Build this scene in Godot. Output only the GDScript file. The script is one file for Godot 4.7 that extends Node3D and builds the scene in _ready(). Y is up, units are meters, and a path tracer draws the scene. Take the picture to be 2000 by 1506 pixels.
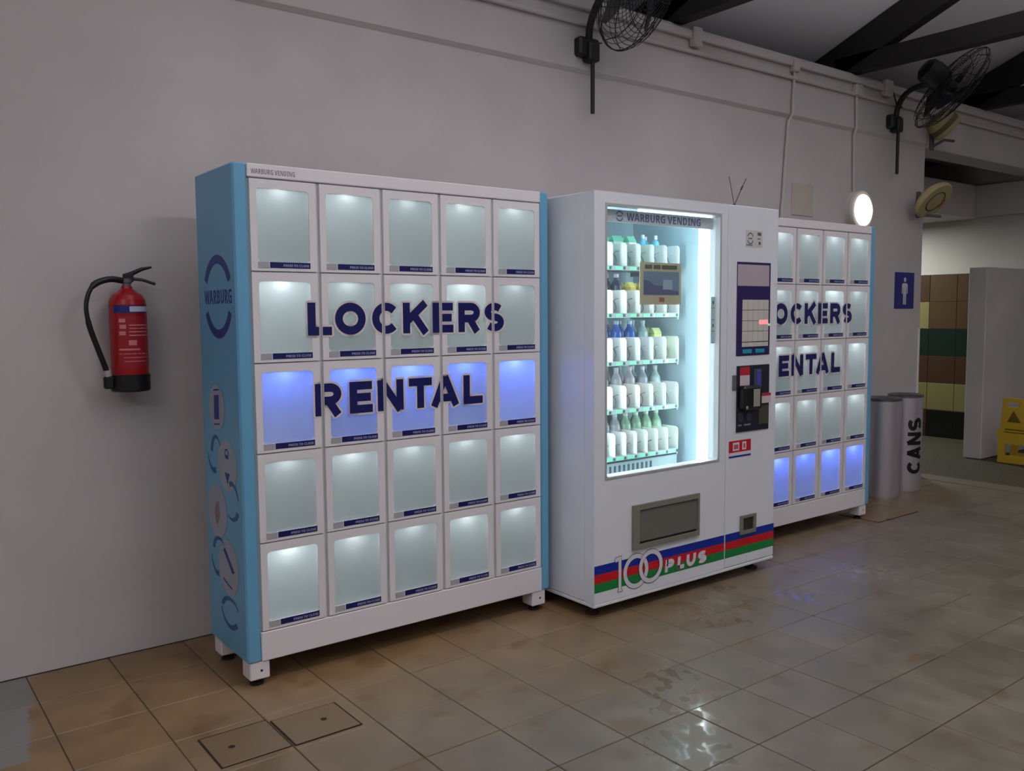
extends Node3D

# ---------------------------------------------------------------- mesh helper
class MB:
	var v := PackedVector3Array()
	var n := PackedVector3Array()

	func tri(a: Vector3, b: Vector3, c: Vector3, na: Vector3, nb: Vector3, nc: Vector3) -> void:
		if (b - a).cross(c - a).dot(na + nb + nc) > 0.0:
			v.append(a); v.append(c); v.append(b)
			n.append(na); n.append(nc); n.append(nb)
		else:
			v.append(a); v.append(b); v.append(c)
			n.append(na); n.append(nb); n.append(nc)

	func quad(a: Vector3, b: Vector3, c: Vector3, d: Vector3, nn: Vector3) -> void:
		tri(a, b, c, nn, nn, nn)
		tri(a, c, d, nn, nn, nn)

	func squad(a: Vector3, b: Vector3, c: Vector3, d: Vector3, na: Vector3, nb: Vector3, nc: Vector3, nd: Vector3) -> void:
		tri(a, b, c, na, nb, nc)
		tri(a, c, d, na, nc, nd)

	# box between two corners with chamfered edges
	func box(lo: Vector3, hi: Vector3, b := 0.0) -> void:
		var ax := [Vector3.RIGHT, Vector3.UP, Vector3.BACK]
		var c := (lo + hi) / 2.0
		var h := (hi - lo) / 2.0
		for i in 3:
			var j := (i + 1) % 3
			var k := (i + 2) % 3
			for s in [-1.0, 1.0]:
				var f: Vector3 = c + ax[i] * (h[i] * s)
				var u: Vector3 = ax[j] * (h[j] - b)
				var w: Vector3 = ax[k] * (h[k] - b)
				quad(f - u - w, f + u - w, f + u + w, f - u + w, ax[i] * s)
		if b <= 0.0:
			return
		for i in 3:
			var j := (i + 1) % 3
			var k := (i + 2) % 3
			for s in [-1.0, 1.0]:
				for t in [-1.0, 1.0]:
					var e: Vector3 = ax[i] * (h[i] - b)
					var p: Vector3 = c + ax[j] * (h[j] * s) + ax[k] * ((h[k] - b) * t)
					var q: Vector3 = c + ax[j] * ((h[j] - b) * s) + ax[k] * (h[k] * t)
					quad(p - e, p + e, q + e, q - e, (ax[j] * s + ax[k] * t).normalized())
		for s in [-1.0, 1.0]:
			for t in [-1.0, 1.0]:
				for r in [-1.0, 1.0]:
					var o := c + Vector3((h.x - b) * s, (h.y - b) * t, (h.z - b) * r)
					var nn := Vector3(s, t, r).normalized()
					tri(o + Vector3(b * s, 0, 0), o + Vector3(0, b * t, 0), o + Vector3(0, 0, b * r), nn, nn, nn)

	func tube(path: Array, r, sides := 8, caps := true) -> void:
		var m := path.size()
		var rad := []
		for i in m:
			rad.append(r[i] if r is Array else r)
		var up := Vector3.UP
		var rings := []
		var norms := []
		for i in m:
			var d: Vector3 = (path[mini(i + 1, m - 1)] - path[maxi(i - 1, 0)]).normalized()
			if i == 0:
				up = Vector3.UP if absf(d.y) < 0.9 else Vector3.RIGHT
			var sd := d.cross(up).normalized()
			up = sd.cross(d).normalized()
			var ring := []
			var nr := []
			for k in sides:
				var a := TAU * k / sides
				var q := sd * cos(a) + up * sin(a)
				ring.append(path[i] + q * rad[i])
				nr.append(q)
			rings.append(ring)
			norms.append(nr)
		for i in m - 1:
			for k in sides:
				var l := (k + 1) % sides
				squad(rings[i][k], rings[i][l], rings[i + 1][l], rings[i + 1][k], norms[i][k], norms[i][l], norms[i + 1][l], norms[i + 1][k])
		if caps:
			for e in [0, m - 1]:
				var d: Vector3 = (path[1] - path[0]).normalized() * -1.0 if e == 0 else (path[m - 1] - path[m - 2]).normalized()
				for k in sides:
					tri(path[e], rings[e][k], rings[e][(k + 1) % sides], d, d, d)

	# profile of (radius, height) turned round the y axis of xf
	func lathe(prof: Array, seg := 24, xf := Transform3D()) -> void:
		for i in prof.size() - 1:
			var p: Vector2 = prof[i]
			var q: Vector2 = prof[i + 1]
			var d := q - p
			if d.length() < 1e-7:
				continue
			var nn := Vector2(d.y, -d.x).normalized()
			for k in seg:
				var a := TAU * k / seg
				var b := TAU * (k + 1) / seg
				var ca := Vector3(cos(a), 0, sin(a))
				var cb := Vector3(cos(b), 0, sin(b))
				var na := xf.basis * (ca * nn.x + Vector3(0, nn.y, 0))
				var nb := xf.basis * (cb * nn.x + Vector3(0, nn.y, 0))
				var pa := xf * (ca * p.x + Vector3(0, p.y, 0))
				var pb := xf * (cb * p.x + Vector3(0, p.y, 0))
				var qa := xf * (ca * q.x + Vector3(0, q.y, 0))
				var qb := xf * (cb * q.x + Vector3(0, q.y, 0))
				if p.x > 1e-6:
					tri(pa, pb, qb if q.x > 1e-6 else qa, na, nb, nb)
				if q.x > 1e-6:
					tri(pa, qb, qa, na, nb, na)

	# flat polygon facing +z of xf; with depth > 0 it gets sides and a back
	func poly(p: PackedVector2Array, xf := Transform3D(), depth := 0.0) -> void:
		var idx := Geometry2D.triangulate_polygon(p)
		var nz := xf.basis.z.normalized()
		for i in range(0, idx.size(), 3):
			var a := xf * Vector3(p[idx[i]].x, p[idx[i]].y, 0)
			var b := xf * Vector3(p[idx[i + 1]].x, p[idx[i + 1]].y, 0)
			var c := xf * Vector3(p[idx[i + 2]].x, p[idx[i + 2]].y, 0)
			tri(a, b, c, nz, nz, nz)
			if depth > 0.0:
				var o := -nz * depth
				tri(a + o, b + o, c + o, -nz, -nz, -nz)
		if depth > 0.0:
			var ccw := not Geometry2D.is_polygon_clockwise(p)
			for i in p.size():
				var a2 := p[i]
				var b2 := p[(i + 1) % p.size()]
				var e := b2 - a2
				var nn := Vector2(e.y, -e.x).normalized() * (1.0 if ccw else -1.0)
				var n3 := (xf.basis * Vector3(nn.x, nn.y, 0)).normalized()
				var a3 := xf * Vector3(a2.x, a2.y, 0)
				var b3 := xf * Vector3(b2.x, b2.y, 0)
				quad(a3, b3, b3 - nz * depth, a3 - nz * depth, n3)

	# frame: outer rectangle with a rounded rectangular hole, front at zf, back at zb
	func frame(o: Rect2, i: Rect2, rad: float, zf: float, zb: float, seg := 5) -> void:
		var inner := []
		var outer := []
		var cs := [Vector2(i.end.x, i.end.y), Vector2(i.position.x, i.end.y), Vector2(i.position.x, i.position.y), Vector2(i.end.x, i.position.y)]
		var os := [Vector2(o.end.x, o.end.y), Vector2(o.position.x, o.end.y), Vector2(o.position.x, o.position.y), Vector2(o.end.x, o.position.y)]
		for k in 4:
			var sg := Vector2(1 if k in [0, 3] else -1, 1 if k in [0, 1] else -1)
			var ctr: Vector2 = cs[k] - sg * rad
			for m in seg + 1:
				var a := PI / 2 * (k + float(m) / seg)
				inner.append(ctr + Vector2(cos(a), sin(a)) * rad)
				outer.append(os[k])
		var cnt := inner.size()
		for k in cnt:
			var l := (k + 1) % cnt
			for s in [1, -1]:
				var z := zf if s == 1 else zb
				var nn := Vector3(0, 0, s)
				if outer[k] != outer[l]:
					tri(Vector3(outer[k].x, outer[k].y, z), Vector3(outer[l].x, outer[l].y, z), Vector3(inner[l].x, inner[l].y, z), nn, nn, nn)
				tri(Vector3(outer[k].x, outer[k].y, z), Vector3(inner[l].x, inner[l].y, z), Vector3(inner[k].x, inner[k].y, z), nn, nn, nn)
			var e: Vector2 = inner[l] - inner[k]
			var ni := Vector2(-e.y, e.x).normalized()
			quad(Vector3(inner[k].x, inner[k].y, zf), Vector3(inner[l].x, inner[l].y, zf), Vector3(inner[l].x, inner[l].y, zb), Vector3(inner[k].x, inner[k].y, zb), Vector3(ni.x, ni.y, 0))
		for k in 4:
			var a: Vector2 = os[k]
			var b: Vector2 = os[(k + 1) % 4]
			var e: Vector2 = b - a
			var no := Vector2(e.y, -e.x).normalized()
			quad(Vector3(a.x, a.y, zf), Vector3(b.x, b.y, zf), Vector3(b.x, b.y, zb), Vector3(a.x, a.y, zb), Vector3(no.x, no.y, 0))

	func mesh() -> ArrayMesh:
		var arr := []
		arr.resize(Mesh.ARRAY_MAX)
		arr[Mesh.ARRAY_VERTEX] = v
		arr[Mesh.ARRAY_NORMAL] = n
		var m := ArrayMesh.new()
		m.add_surface_from_arrays(Mesh.PRIMITIVE_TRIANGLES, arr)
		return m


# ---------------------------------------------------------------- node helpers
var mats := {}
var used := {}

func c8(r: float, g: float, b: float) -> Color:
	return Color(r / 255.0, g / 255.0, b / 255.0)

func mat(key: String, col: Color, rough := 0.6, metal := 0.0, spec := 0.5) -> StandardMaterial3D:
	if mats.has(key):
		return mats[key]
	var m := StandardMaterial3D.new()
	m.resource_name = key
	m.albedo_color = col
	m.roughness = rough
	m.metallic = metal
	m.metallic_specular = spec
	mats[key] = m
	return m

func glow(key: String, col: Color, energy: float) -> StandardMaterial3D:
	var m := mat(key, Color(0.9, 0.9, 0.9), 0.5)
	m.emission_enabled = true
	m.emission = col
	m.emission_energy_multiplier = energy
	return m

func glass(key: String, alpha: float, rough := 0.03) -> StandardMaterial3D:
	var m := mat(key, Color(0.95, 1.0, 1.0, alpha), rough)
	m.transparency = BaseMaterial3D.TRANSPARENCY_ALPHA
	return m

func numbered(called: String) -> String:
	if not used.has(called):
		used[called] = 0
		return called
	used[called] += 1
	return "%s_%03d" % [called, used[called]]

func tag(o: Node3D, label: String, category: String, group := "") -> Node3D:
	o.set_meta("label", label)
	o.set_meta("category", category)
	if group != "":
		o.set_meta("group", group)
	return o

func thing(called: String, label: String, category: String, at := Vector3.ZERO, group := "") -> Node3D:
	var o := Node3D.new()
	o.name = numbered(called)
	add_child(o)
	o.position = at
	tag(o, label, category, group)
	return o

func part(called: String, mesh: Mesh, m: Material, parent: Node, xf := Transform3D()) -> MeshInstance3D:
	var o := MeshInstance3D.new()
	o.name = called
	o.mesh = mesh
	o.material_override = m
	o.transform = xf
	parent.add_child(o, true)
	return o

func struct(called: String, mb: MB, m: Material) -> MeshInstance3D:
	var o := part(called, mb.mesh(), m, self)
	o.set_meta("kind", "structure")
	return o

func single(called: String, mb: MB, m: Material, label: String, category: String, at := Vector3.ZERO, group := "") -> MeshInstance3D:
	var o := part(numbered(called), mb.mesh(), m, self)
	o.position = at
	tag(o, label, category, group)
	return o

func slab(lo: Vector3, hi: Vector3, b := 0.0) -> MB:
	var m := MB.new()
	m.box(lo, hi, b)
	return m

func bmesh(lo: Vector3, hi: Vector3, b := 0.0) -> ArrayMesh:
	return slab(lo, hi, b).mesh()

func xf(at: Vector3, x := Vector3.RIGHT, y := Vector3.UP) -> Transform3D:
	return Transform3D(Basis(x, y, x.cross(y)), at)

# the basis of a surface that faces n, with text running level
func facing(n: Vector3) -> Basis:
	var z := n.normalized()
	var x := Vector3.UP.cross(z).normalized()
	return Basis(x, z.cross(x), z)

var fonts := {}

func lettering(s: String, w: float, h: float, depth := 0.0006, step := 3.0, family := "Droid Sans", weight := 700) -> Array:
	var k := family + str(weight)
	if not fonts.has(k):
		var f := SystemFont.new()
		f.font_names = PackedStringArray([family])
		f.font_weight = weight
		fonts[k] = f
	var t := TextMesh.new()
	t.font = fonts[k]
	t.text = s
	t.font_size = 48
	t.pixel_size = 0.01
	t.curve_step = step
	t.depth = 0.02
	var bb := t.get_aabb()
	return [t, Basis.from_scale(Vector3(w / bb.size.x, h / bb.size.y, depth / 0.02)), bb.get_center()]

# lettering w wide and h tall, centred at at.origin on the surface spanned by at.basis
func write(called: String, s: String, w: float, h: float, m: Material, parent: Node, at: Transform3D, step := 3.0, family := "Droid Sans", weight := 700) -> MeshInstance3D:
	var t := lettering(s, w, h, 0.0006, step, family, weight)
	var b: Basis = at.basis * (t[1] as Basis)
	var c: Vector3 = t[2]
	return part(called, t[0], m, parent, Transform3D(b, at.origin - b * Vector3(c.x, c.y, 0)))

func arc(cx: float, cy: float, rx: float, ry: float, a0: float, a1: float, n := 20) -> PackedVector2Array:
	var p := PackedVector2Array()
	for i in n + 1:
		var a := deg_to_rad(lerpf(a0, a1, float(i) / n))
		p.append(Vector2(cx + cos(a) * rx, cy + sin(a) * ry))
	return p

# strokes of heavy geometric capitals in a box w x h with stroke width t
func strokes(ch: String, w: float, h: float, t: float) -> Array:
	var k := t / 2.0
	var out := []
	match ch:
		"L": out = [[Vector2(k, h), Vector2(k, 0)], [Vector2(0, k), Vector2(w, k)]]
		"E": out = [[Vector2(k, h), Vector2(k, 0)], [Vector2(0, k), Vector2(w, k)], [Vector2(0, h - k), Vector2(w * 0.98, h - k)], [Vector2(0, h * 0.5), Vector2(w * 0.92, h * 0.5)]]
		"T": out = [[Vector2(w / 2, h), Vector2(w / 2, 0)], [Vector2(0, h - k), Vector2(w, h - k)]]
		"N": out = [[Vector2(k, h), Vector2(k, 0)], [Vector2(w - k, h), Vector2(w - k, 0)], [Vector2(k * 0.9, h), Vector2(w - k * 0.9, 0)]]
		"A": out = [[Vector2(k * 0.9, 0), Vector2(w / 2, h)], [Vector2(w - k * 0.9, 0), Vector2(w / 2, h)], [Vector2(w * 0.2, h * 0.28), Vector2(w * 0.8, h * 0.28)]]
		"K": out = [[Vector2(k, h), Vector2(k, 0)], [Vector2(k, h * 0.38), Vector2(w - k * 1.2, h)], [Vector2(w * 0.42, h * 0.58), Vector2(w - k * 1.1, 0)]]
		"O":
			var a := arc(w / 2, h / 2, w / 2 - k, h / 2 - k, 80, 280, 22)
			var b := arc(w / 2, h / 2, w / 2 - k, h / 2 - k, -100, 100, 22)
			out = [a, b]
		"C": out = [arc(w * 0.53, h / 2, w * 0.53 - k, h / 2 - k, 42, 318, 26)]
		"R", "P":
			var r := h * 0.335 - k
			var bowl := arc(w * 0.56, h - k - r, w * 0.4 - k * 0.9, r, 90, -90, 14)
			bowl.insert(0, Vector2(k, h - k))
			bowl.append(Vector2(k, h - k - 2 * r))
			out = [[Vector2(k, h), Vector2(k, 0)], bowl]
			if ch == "R":
				out.append([Vector2(w * 0.5, h - k - 2 * r), Vector2(w - k * 1.1, 0)])
		"S":
			var r1 := (h - t) / 4.0
			var a := arc(w / 2, h - k - r1, w / 2 - k, r1, 35, 270, 16)
			a.append_array(arc(w / 2, k + r1, w / 2 - k, r1, 90, -145, 16))
			out = [a]
		"U":
			var a := arc(w / 2, w / 2, w / 2 - k, w / 2 - k, 180, 360, 14)
			a.insert(0, Vector2(k, h))
			a.append(Vector2(w - k, h))
			out = [a]
	return out

# polygons (one list of simple polygons) of a letter's strokes thickened to t, moved to at
func letter_polys(ch: String, at: Vector2, w: float, h: float, t: float, thick: float, end := Geometry2D.END_BUTT) -> Array:
	var out := []
	for s in strokes(ch, w, h, t):
		var p := PackedVector2Array(s)
		for q in Geometry2D.offset_polyline(p, thick / 2.0, Geometry2D.JOIN_MITER if p.size() < 4 else Geometry2D.JOIN_ROUND, end):
			var moved := PackedVector2Array()
			for v in q:
				moved.append(v + at)
			out.append(moved)
	return out

func clip_rect(polys: Array, r: Rect2) -> Array:
	var box := PackedVector2Array([r.position, Vector2(r.end.x, r.position.y), r.end, Vector2(r.position.x, r.end.y)])
	var out := []
	for p in polys:
		for q in Geometry2D.intersect_polygons(p, box):
			if q.size() >= 3 and not Geometry2D.is_polygon_clockwise(q):
				out.append(q)
	return out

func ring_mesh(mb: MB, cx: float, cy: float, rx: float, ry: float, t: float, z: float, a0 := 0.0, a1 := 360.0, n := 40, x := Transform3D()) -> void:
	for i in n:
		var a := deg_to_rad(lerpf(a0, a1, float(i) / n))
		var b := deg_to_rad(lerpf(a0, a1, float(i + 1) / n))
		var p := Vector3(cx + cos(a) * rx, cy + sin(a) * ry, z)
		var q := Vector3(cx + cos(b) * rx, cy + sin(b) * ry, z)
		var p2 := Vector3(cx + cos(a) * (rx - t), cy + sin(a) * (ry - t), z)
		var q2 := Vector3(cx + cos(b) * (rx - t), cy + sin(b) * (ry - t), z)
		mb.quad(x * p, x * q, x * q2, x * p2, x.basis.z.normalized())

func disc(cx: float, cy: float, rx: float, ry: float, n := 36) -> PackedVector2Array:
	var p := PackedVector2Array()
	for i in n:
		var a := TAU * i / n
		p.append(Vector2(cx + cos(a) * rx, cy + sin(a) * ry))
	return p

func omni(at: Vector3, col: Color, energy: float, size: float, parent: Node = self) -> OmniLight3D:
	var l := OmniLight3D.new()
	l.name = "light"
	l.light_color = col
	l.light_energy = energy
	l.light_size = size
	l.omni_range = 20.0
	l.omni_attenuation = 2.0
	l.shadow_enabled = true
	parent.add_child(l, true)
	l.position = at
	return l

func area(at: Vector3, towards: Vector3, size: Vector2, col: Color, energy: float, parent: Node = self) -> AreaLight3D:
	var l := AreaLight3D.new()
	l.name = "light"
	l.light_color = col
	l.light_energy = energy
	l.area_size = size
	l.area_range = 20.0
	l.area_attenuation = 2.0
	l.shadow_enabled = true
	parent.add_child(l, true)
	var z := -towards.normalized()
	var x := Vector3.RIGHT if absf(z.x) < 0.9 else Vector3.BACK
	var y := z.cross(x).normalized()
	l.transform = Transform3D(Basis(y.cross(z).normalized(), y, z), at)
	return l


const ORD := ["first", "second", "third", "fourth", "fifth", "sixth", "seventh", "eighth", "ninth", "tenth"]

# light levels
const HALL := 2.4
const LED := 0.0058
const TUBE := 0.62

func _ready() -> void:
	# ------------------------------------------------------------ camera
	var cam := Camera3D.new()
	cam.name = "camera"
	add_child(cam)
	cam.transform = Transform3D(Basis(Vector3(0.79486988, -0.00744583, 0.60673423), Vector3(0.05612569, 0.99654015, -0.06129957), Vector3(-0.6041786, 0.08277856, 0.79253765)).orthonormalized(), Vector3(-0.00675, 1.40672, 3.81396))
	cam.fov = 47.49
	cam.near = 0.05
	cam.far = 60.0
	cam.current = true
	# ------------------------------------------------------------ environment: night outside a closed hall
	var env := Environment.new()
	env.background_mode = Environment.BG_COLOR
	env.background_color = Color(0.004, 0.005, 0.008)
	env.tonemap_mode = Environment.TONE_MAPPER_LINEAR
	env.tonemap_exposure = 1.0
	env.sdfgi_enabled = true
	env.ssao_enabled = true
	env.ssil_enabled = true
	var we := WorldEnvironment.new()
	we.name = "environment"
	we.environment = env
	add_child(we)
	# ------------------------------------------------------------ hall lamps above the frame: a pair under the roof, the others added as fill
	hall_lamp("white strip light hung under the roof before the tall lockers, nearest the extinguisher", Vector3(2.1, 3.1, 2.45), HALL * 0.72)
	hall_lamp("white strip light hung under the roof before the second locker bank", Vector3(5.1, 3.1, 2.45), HALL * 0.55)
	hall_lamp("added fill strip light, unseen under the roof, left of the fire extinguisher", Vector3(-2.2, 3.1, 4.0), HALL * 1.2)
	hall_lamp("added fill strip light, unseen, deep in the hall behind the viewer", Vector3(3.0, 3.1, 7.0), HALL * 0.6)
	hall_lamp("added fill strip light, unseen under the roof, before the partition and caution sign", Vector3(8.7, 3.1, 3.4), HALL * 0.28)
	# ------------------------------------------------------------ place
	build_room()
	build_floor()
	build_roof()
	locker_bank("wide light blue and white locker cabinet with lit windows, nearest the fire extinguisher", Vector3(1.187, 0, 0.6762), 2)
	locker_bank("light blue and white locker cabinet partly hidden behind the vending machine, beside the steel bins", Vector3(4.046, 0, 0.62), 4)
	build_vending()
	build_extinguisher()
	build_fans()
	build_wall_things()
	build_bins()
	build_caution_sign()


func hall_lamp(label: String, at: Vector3, power: float) -> void:
	var t := thing("strip_light", label, "ceiling light", at, "strip lights under the hall roof")
	var casing := mat("lamp white", c8(225, 225, 222), 0.5)
	part("casing", bmesh(Vector3(-0.62, 0.02, -0.07), Vector3(0.62, 0.08, 0.07), 0.008), casing, t)
	part("diffuser", bmesh(Vector3(-0.6, 0.0, -0.055), Vector3(0.6, 0.02, 0.055), 0.004), glow("hall lamp glow", Color(1.0, 0.94, 0.9), 2.0), t)
	for x in [-0.5, 0.5]:
		var m := MB.new()
		m.tube([Vector3(x, 0.08, 0), Vector3(x, roof_y(at.z) - at.y, 0)], 0.006, 6)
		part("hanger", m.mesh(), casing, t)
	area(Vector3(0, -0.012, 0), Vector3.DOWN, Vector2(1.2, 0.11), Color(1.0, 0.98, 0.985), power, t)
	area(Vector3(0, 0.092, 0), Vector3.UP, Vector2(1.2, 0.14), Color(1.0, 0.98, 0.985), power * 4.2, t)  # uplight added above the casing to brighten the ceiling and fill the hall


func roof_y(z: float) -> float:
	return 3.462 + 0.404 * z if z < 4.6 else 3.462 + 0.404 * (9.2 - z)


func noise_tex(freq: float, oct: int, seed_: int, a: Color, b: Color, size := 512, normal := false) -> NoiseTexture2D:
	var n := FastNoiseLite.new()
	n.seed = seed_
	n.frequency = freq
	n.fractal_octaves = oct
	var t := NoiseTexture2D.new()
	t.width = size
	t.height = size
	t.seamless = true
	t.noise = n
	t.as_normal_map = normal
	if normal:
		t.bump_strength = 2.0
	else:
		var g := Gradient.new()
		g.set_color(0, a)
		g.set_color(1, b)
		t.color_ramp = g
	return t


func paint(key: String, col: Color, dirt := 0.06, seed_ := 3) -> StandardMaterial3D:
	var m := mat(key, col, 0.62, 0.0, 0.35)
	m.albedo_texture = noise_tex(0.006, 4, seed_, Color(1 - dirt, 1 - dirt, 1 - dirt), Color(1, 1, 1))
	m.uv1_triplanar = true
	m.uv1_world_triplanar = true
	m.uv1_scale = Vector3(0.35, 0.35, 0.35)
	return m


func build_room() -> void:
	var white := paint("wall paint", c8(202, 197, 196))
	var m := MB.new()
	# main wall with the lockers, thick; upper band a little proud
	m.box(Vector3(-5, 0, -0.18), Vector3(7.24, 3.18, 0))
	var wb := struct("wall_back", m, white)
	m = MB.new()
	m.box(Vector3(-5, 2.755, -0.03), Vector3(7.24, 3.18, 0.022), 0.02)
	m.box(Vector3(7.24, 2.742, -0.22), Vector3(9.6, 3.18, 0.022), 0.004)
	part("upper_band", m.mesh(), white, wb)
	# privacy partition beyond the doorway, in line with the wall
	struct("wall_partition", slab(Vector3(8.43, 0, -0.165), Vector3(9.6, 1.795, 0.0), 0.006), white)
	# passage side wall: plaster above, tiles below
	var wr := struct("wall_right", slab(Vector3(9.6, 0, -4.2), Vector3(9.8, 3.0, 9.4)), white)
	part("upper_band", bmesh(Vector3(9.55, 2.372, -0.65), Vector3(9.6, 2.70, 9.4), 0.004), white, wr)
	var tcol := {
		"b": mat("tile brown", c8(84, 64, 46), 0.3), "c": mat("tile cream", c8(132, 124, 84), 0.3),
		"g": mat("tile dark green", c8(28, 44, 40), 0.25), "k": mat("tile black", c8(22, 24, 22), 0.25), "r": mat("tile russet", c8(74, 52, 40), 0.3)}
	var rows := ["krkkkk", "cccccc", "rrrrrr", "gggggg", "cbbbbb", "rbbbbb"]
	var tile := bmesh(Vector3(0, 0.0015, 0.0015), Vector3(0.012, 0.2965, 0.2965), 0.002)
	for r in 6:
		for k in 6:
			var key: String = rows[r][k]
			if r == 0 and k == 1: key = "k"
			if r == 0 and k == 0: key = "r"
			part("wall_tile", tile, tcol[key], wr, Transform3D(Basis(), Vector3(9.588, r * 0.2985, -1.43 + k * 0.3)))
	# toilet block: bulkhead, flat ceiling, back wall and inner side wall
	struct("wall_bulkhead", slab(Vector3(7.0, 2.36, -0.75), Vector3(9.6, 2.70, -0.65)), white)
	struct("ceiling_passage", slab(Vector3(5.0, 2.36, -4.2), Vector3(9.6, 2.42, -0.75)), white)
	struct("wall_passage", slab(Vector3(5.0, 0, -4.35), Vector3(9.8, 2.42, -4.2)), white)
	struct("wall_inner", slab(Vector3(4.85, 0, -4.35), Vector3(5.0, 3.0, -0.18)), white)
	struct("added_shade_sheet", slab(Vector3(5.0, 2.98, -4.3), Vector3(9.6, 3.03, -0.18)), mat("void shade black", c8(6, 7, 11), 0.95, 0.0, 0.2))  # added near-black sheet, stands for the shade in the unlit roof void
	# the rest of the hall, behind the viewer
	struct("wall_left", slab(Vector3(-5.2, 0, -0.18), Vector3(-5, 5.4, 9.4)), white)
	struct("wall_front", slab(Vector3(-5.2, 0, 9.2), Vector3(9.8, 5.4, 9.4)), white)
	struct("wall_gable", slab(Vector3(9.6, 3.0, -0.3), Vector3(9.8, 5.4, 9.4)), white)
	# plastic guard on the corner of the wall end
	m = MB.new()
	m.box(Vector3(7.215, 0.0, 0.0), Vector3(7.243, 1.25, 0.004), 0.001)
	m.box(Vector3(7.24, 0.0, -0.03), Vector3(7.244, 1.25, 0.004), 0.001)
	struct("trim_1", m, mat("corner guard", c8(238, 234, 228), 0.4))
	# lamp on the toilet block ceiling
	var t := thing("passage_lamp", "square white ceiling lamp inside the toilet passage, behind the wall end", "ceiling light", Vector3(8.7, 2.36, -1.75))
	part("casing", bmesh(Vector3(-0.16, -0.03, -0.16), Vector3(0.16, 0.0, 0.16), 0.004), mat("lamp white", c8(225, 225, 222), 0.5), t)
	part("diffuser", bmesh(Vector3(-0.14, -0.038, -0.14), Vector3(0.14, -0.03, 0.14), 0.002), glow("passage lamp glow", Color(0.9, 1.0, 0.86), 3.0), t)
	area(Vector3(0, -0.05, 0), Vector3.DOWN, Vector2(0.28, 0.28), Color(0.97, 1.0, 0.94), 3.4, t)


# floor map: world x from -1 to 9, z from 0 to 5
func floor_maps() -> Array:
	var w := 1024
	var h := 512
	var alb := Image.create(w, h, false, Image.FORMAT_RGB8)
	var rgh := Image.create(w, h, false, Image.FORMAT_RGB8)
	var n1 := FastNoiseLite.new(); n1.seed = 11; n1.frequency = 0.9; n1.fractal_octaves = 4
	var n2 := FastNoiseLite.new(); n2.seed = 23; n2.frequency = 5.0; n2.fractal_octaves = 3
	var n3 := FastNoiseLite.new(); n3.seed = 37; n3.frequency = 3.2; n3.fractal_octaves = 3
	var n4 := FastNoiseLite.new(); n4.seed = 51; n4.frequency = 9.0; n4.fractal_octaves = 3
	# wet patches: centre x, z, radius
	var wet := [[2.33, 1.72, 0.2], [2.45, 1.6, 0.14], [2.1, 2.0, 0.2], [2.25, 1.9, 0.12], [3.05, 1.2, 0.16], [3.3, 1.15, 0.2], [3.15, 1.32, 0.12], [3.45, 1.05, 0.16], [3.7, 1.3, 0.14], [4.3, 1.3, 0.2]]
	for y in h:
		var z := 5.0 * (y + 0.5) / h
		for x in w:
			var px := -1.0 + 10.0 * (x + 0.5) / w
			var a := n1.get_noise_2d(px, z)
			var b := n2.get_noise_2d(px, z)
			var c := n3.get_noise_2d(px + 7.0, z)
			var e := n4.get_noise_2d(px * 1.3 + z * 0.5, z)
			# tan tiles, browner by the wall and on the left, greyer where they are walked on
			var grey := clampf((z - 0.75) * 0.9 + (px - 1.2) * 0.16 + a * 0.5, 0.0, 1.0)
			var col := c8(138, 111, 77).lerp(c8(109, 102, 89), grey)
			col = col * (1.0 + 0.13 * a + 0.1 * b)
			var stain := smoothstep(0.28, 0.6, c) * 0.35
			col = col.lerp(c8(96, 66, 36), stain)
			if px < 0.52 - 0.18 * z + 0.03 * b and z < 0.75:
				col = c8(126, 124, 120)
			alb.set_pixel(x, y, Color(clampf(col.r, 0, 1), clampf(col.g, 0, 1), clampf(col.b, 0, 1)))
			var r := 0.42 + 0.12 * a + 0.08 * b
			var wetness: float = smoothstep(0.3, 0.55, c * 0.6 + 0.1 * b) * 0.4
			for q in wet:
				var d: float = Vector2(px - q[0], z - q[1]).length() / q[2]
				wetness = maxf(wetness, smoothstep(1.1, 0.5, d) * smoothstep(-0.02, 0.3, e))
			r = lerpf(r, 0.1, clampf(wetness, 0.0, 1.0))
			rgh.set_pixel(x, y, Color(r, r, r))
	return [ImageTexture.create_from_image(alb), ImageTexture.create_from_image(rgh)]


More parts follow.
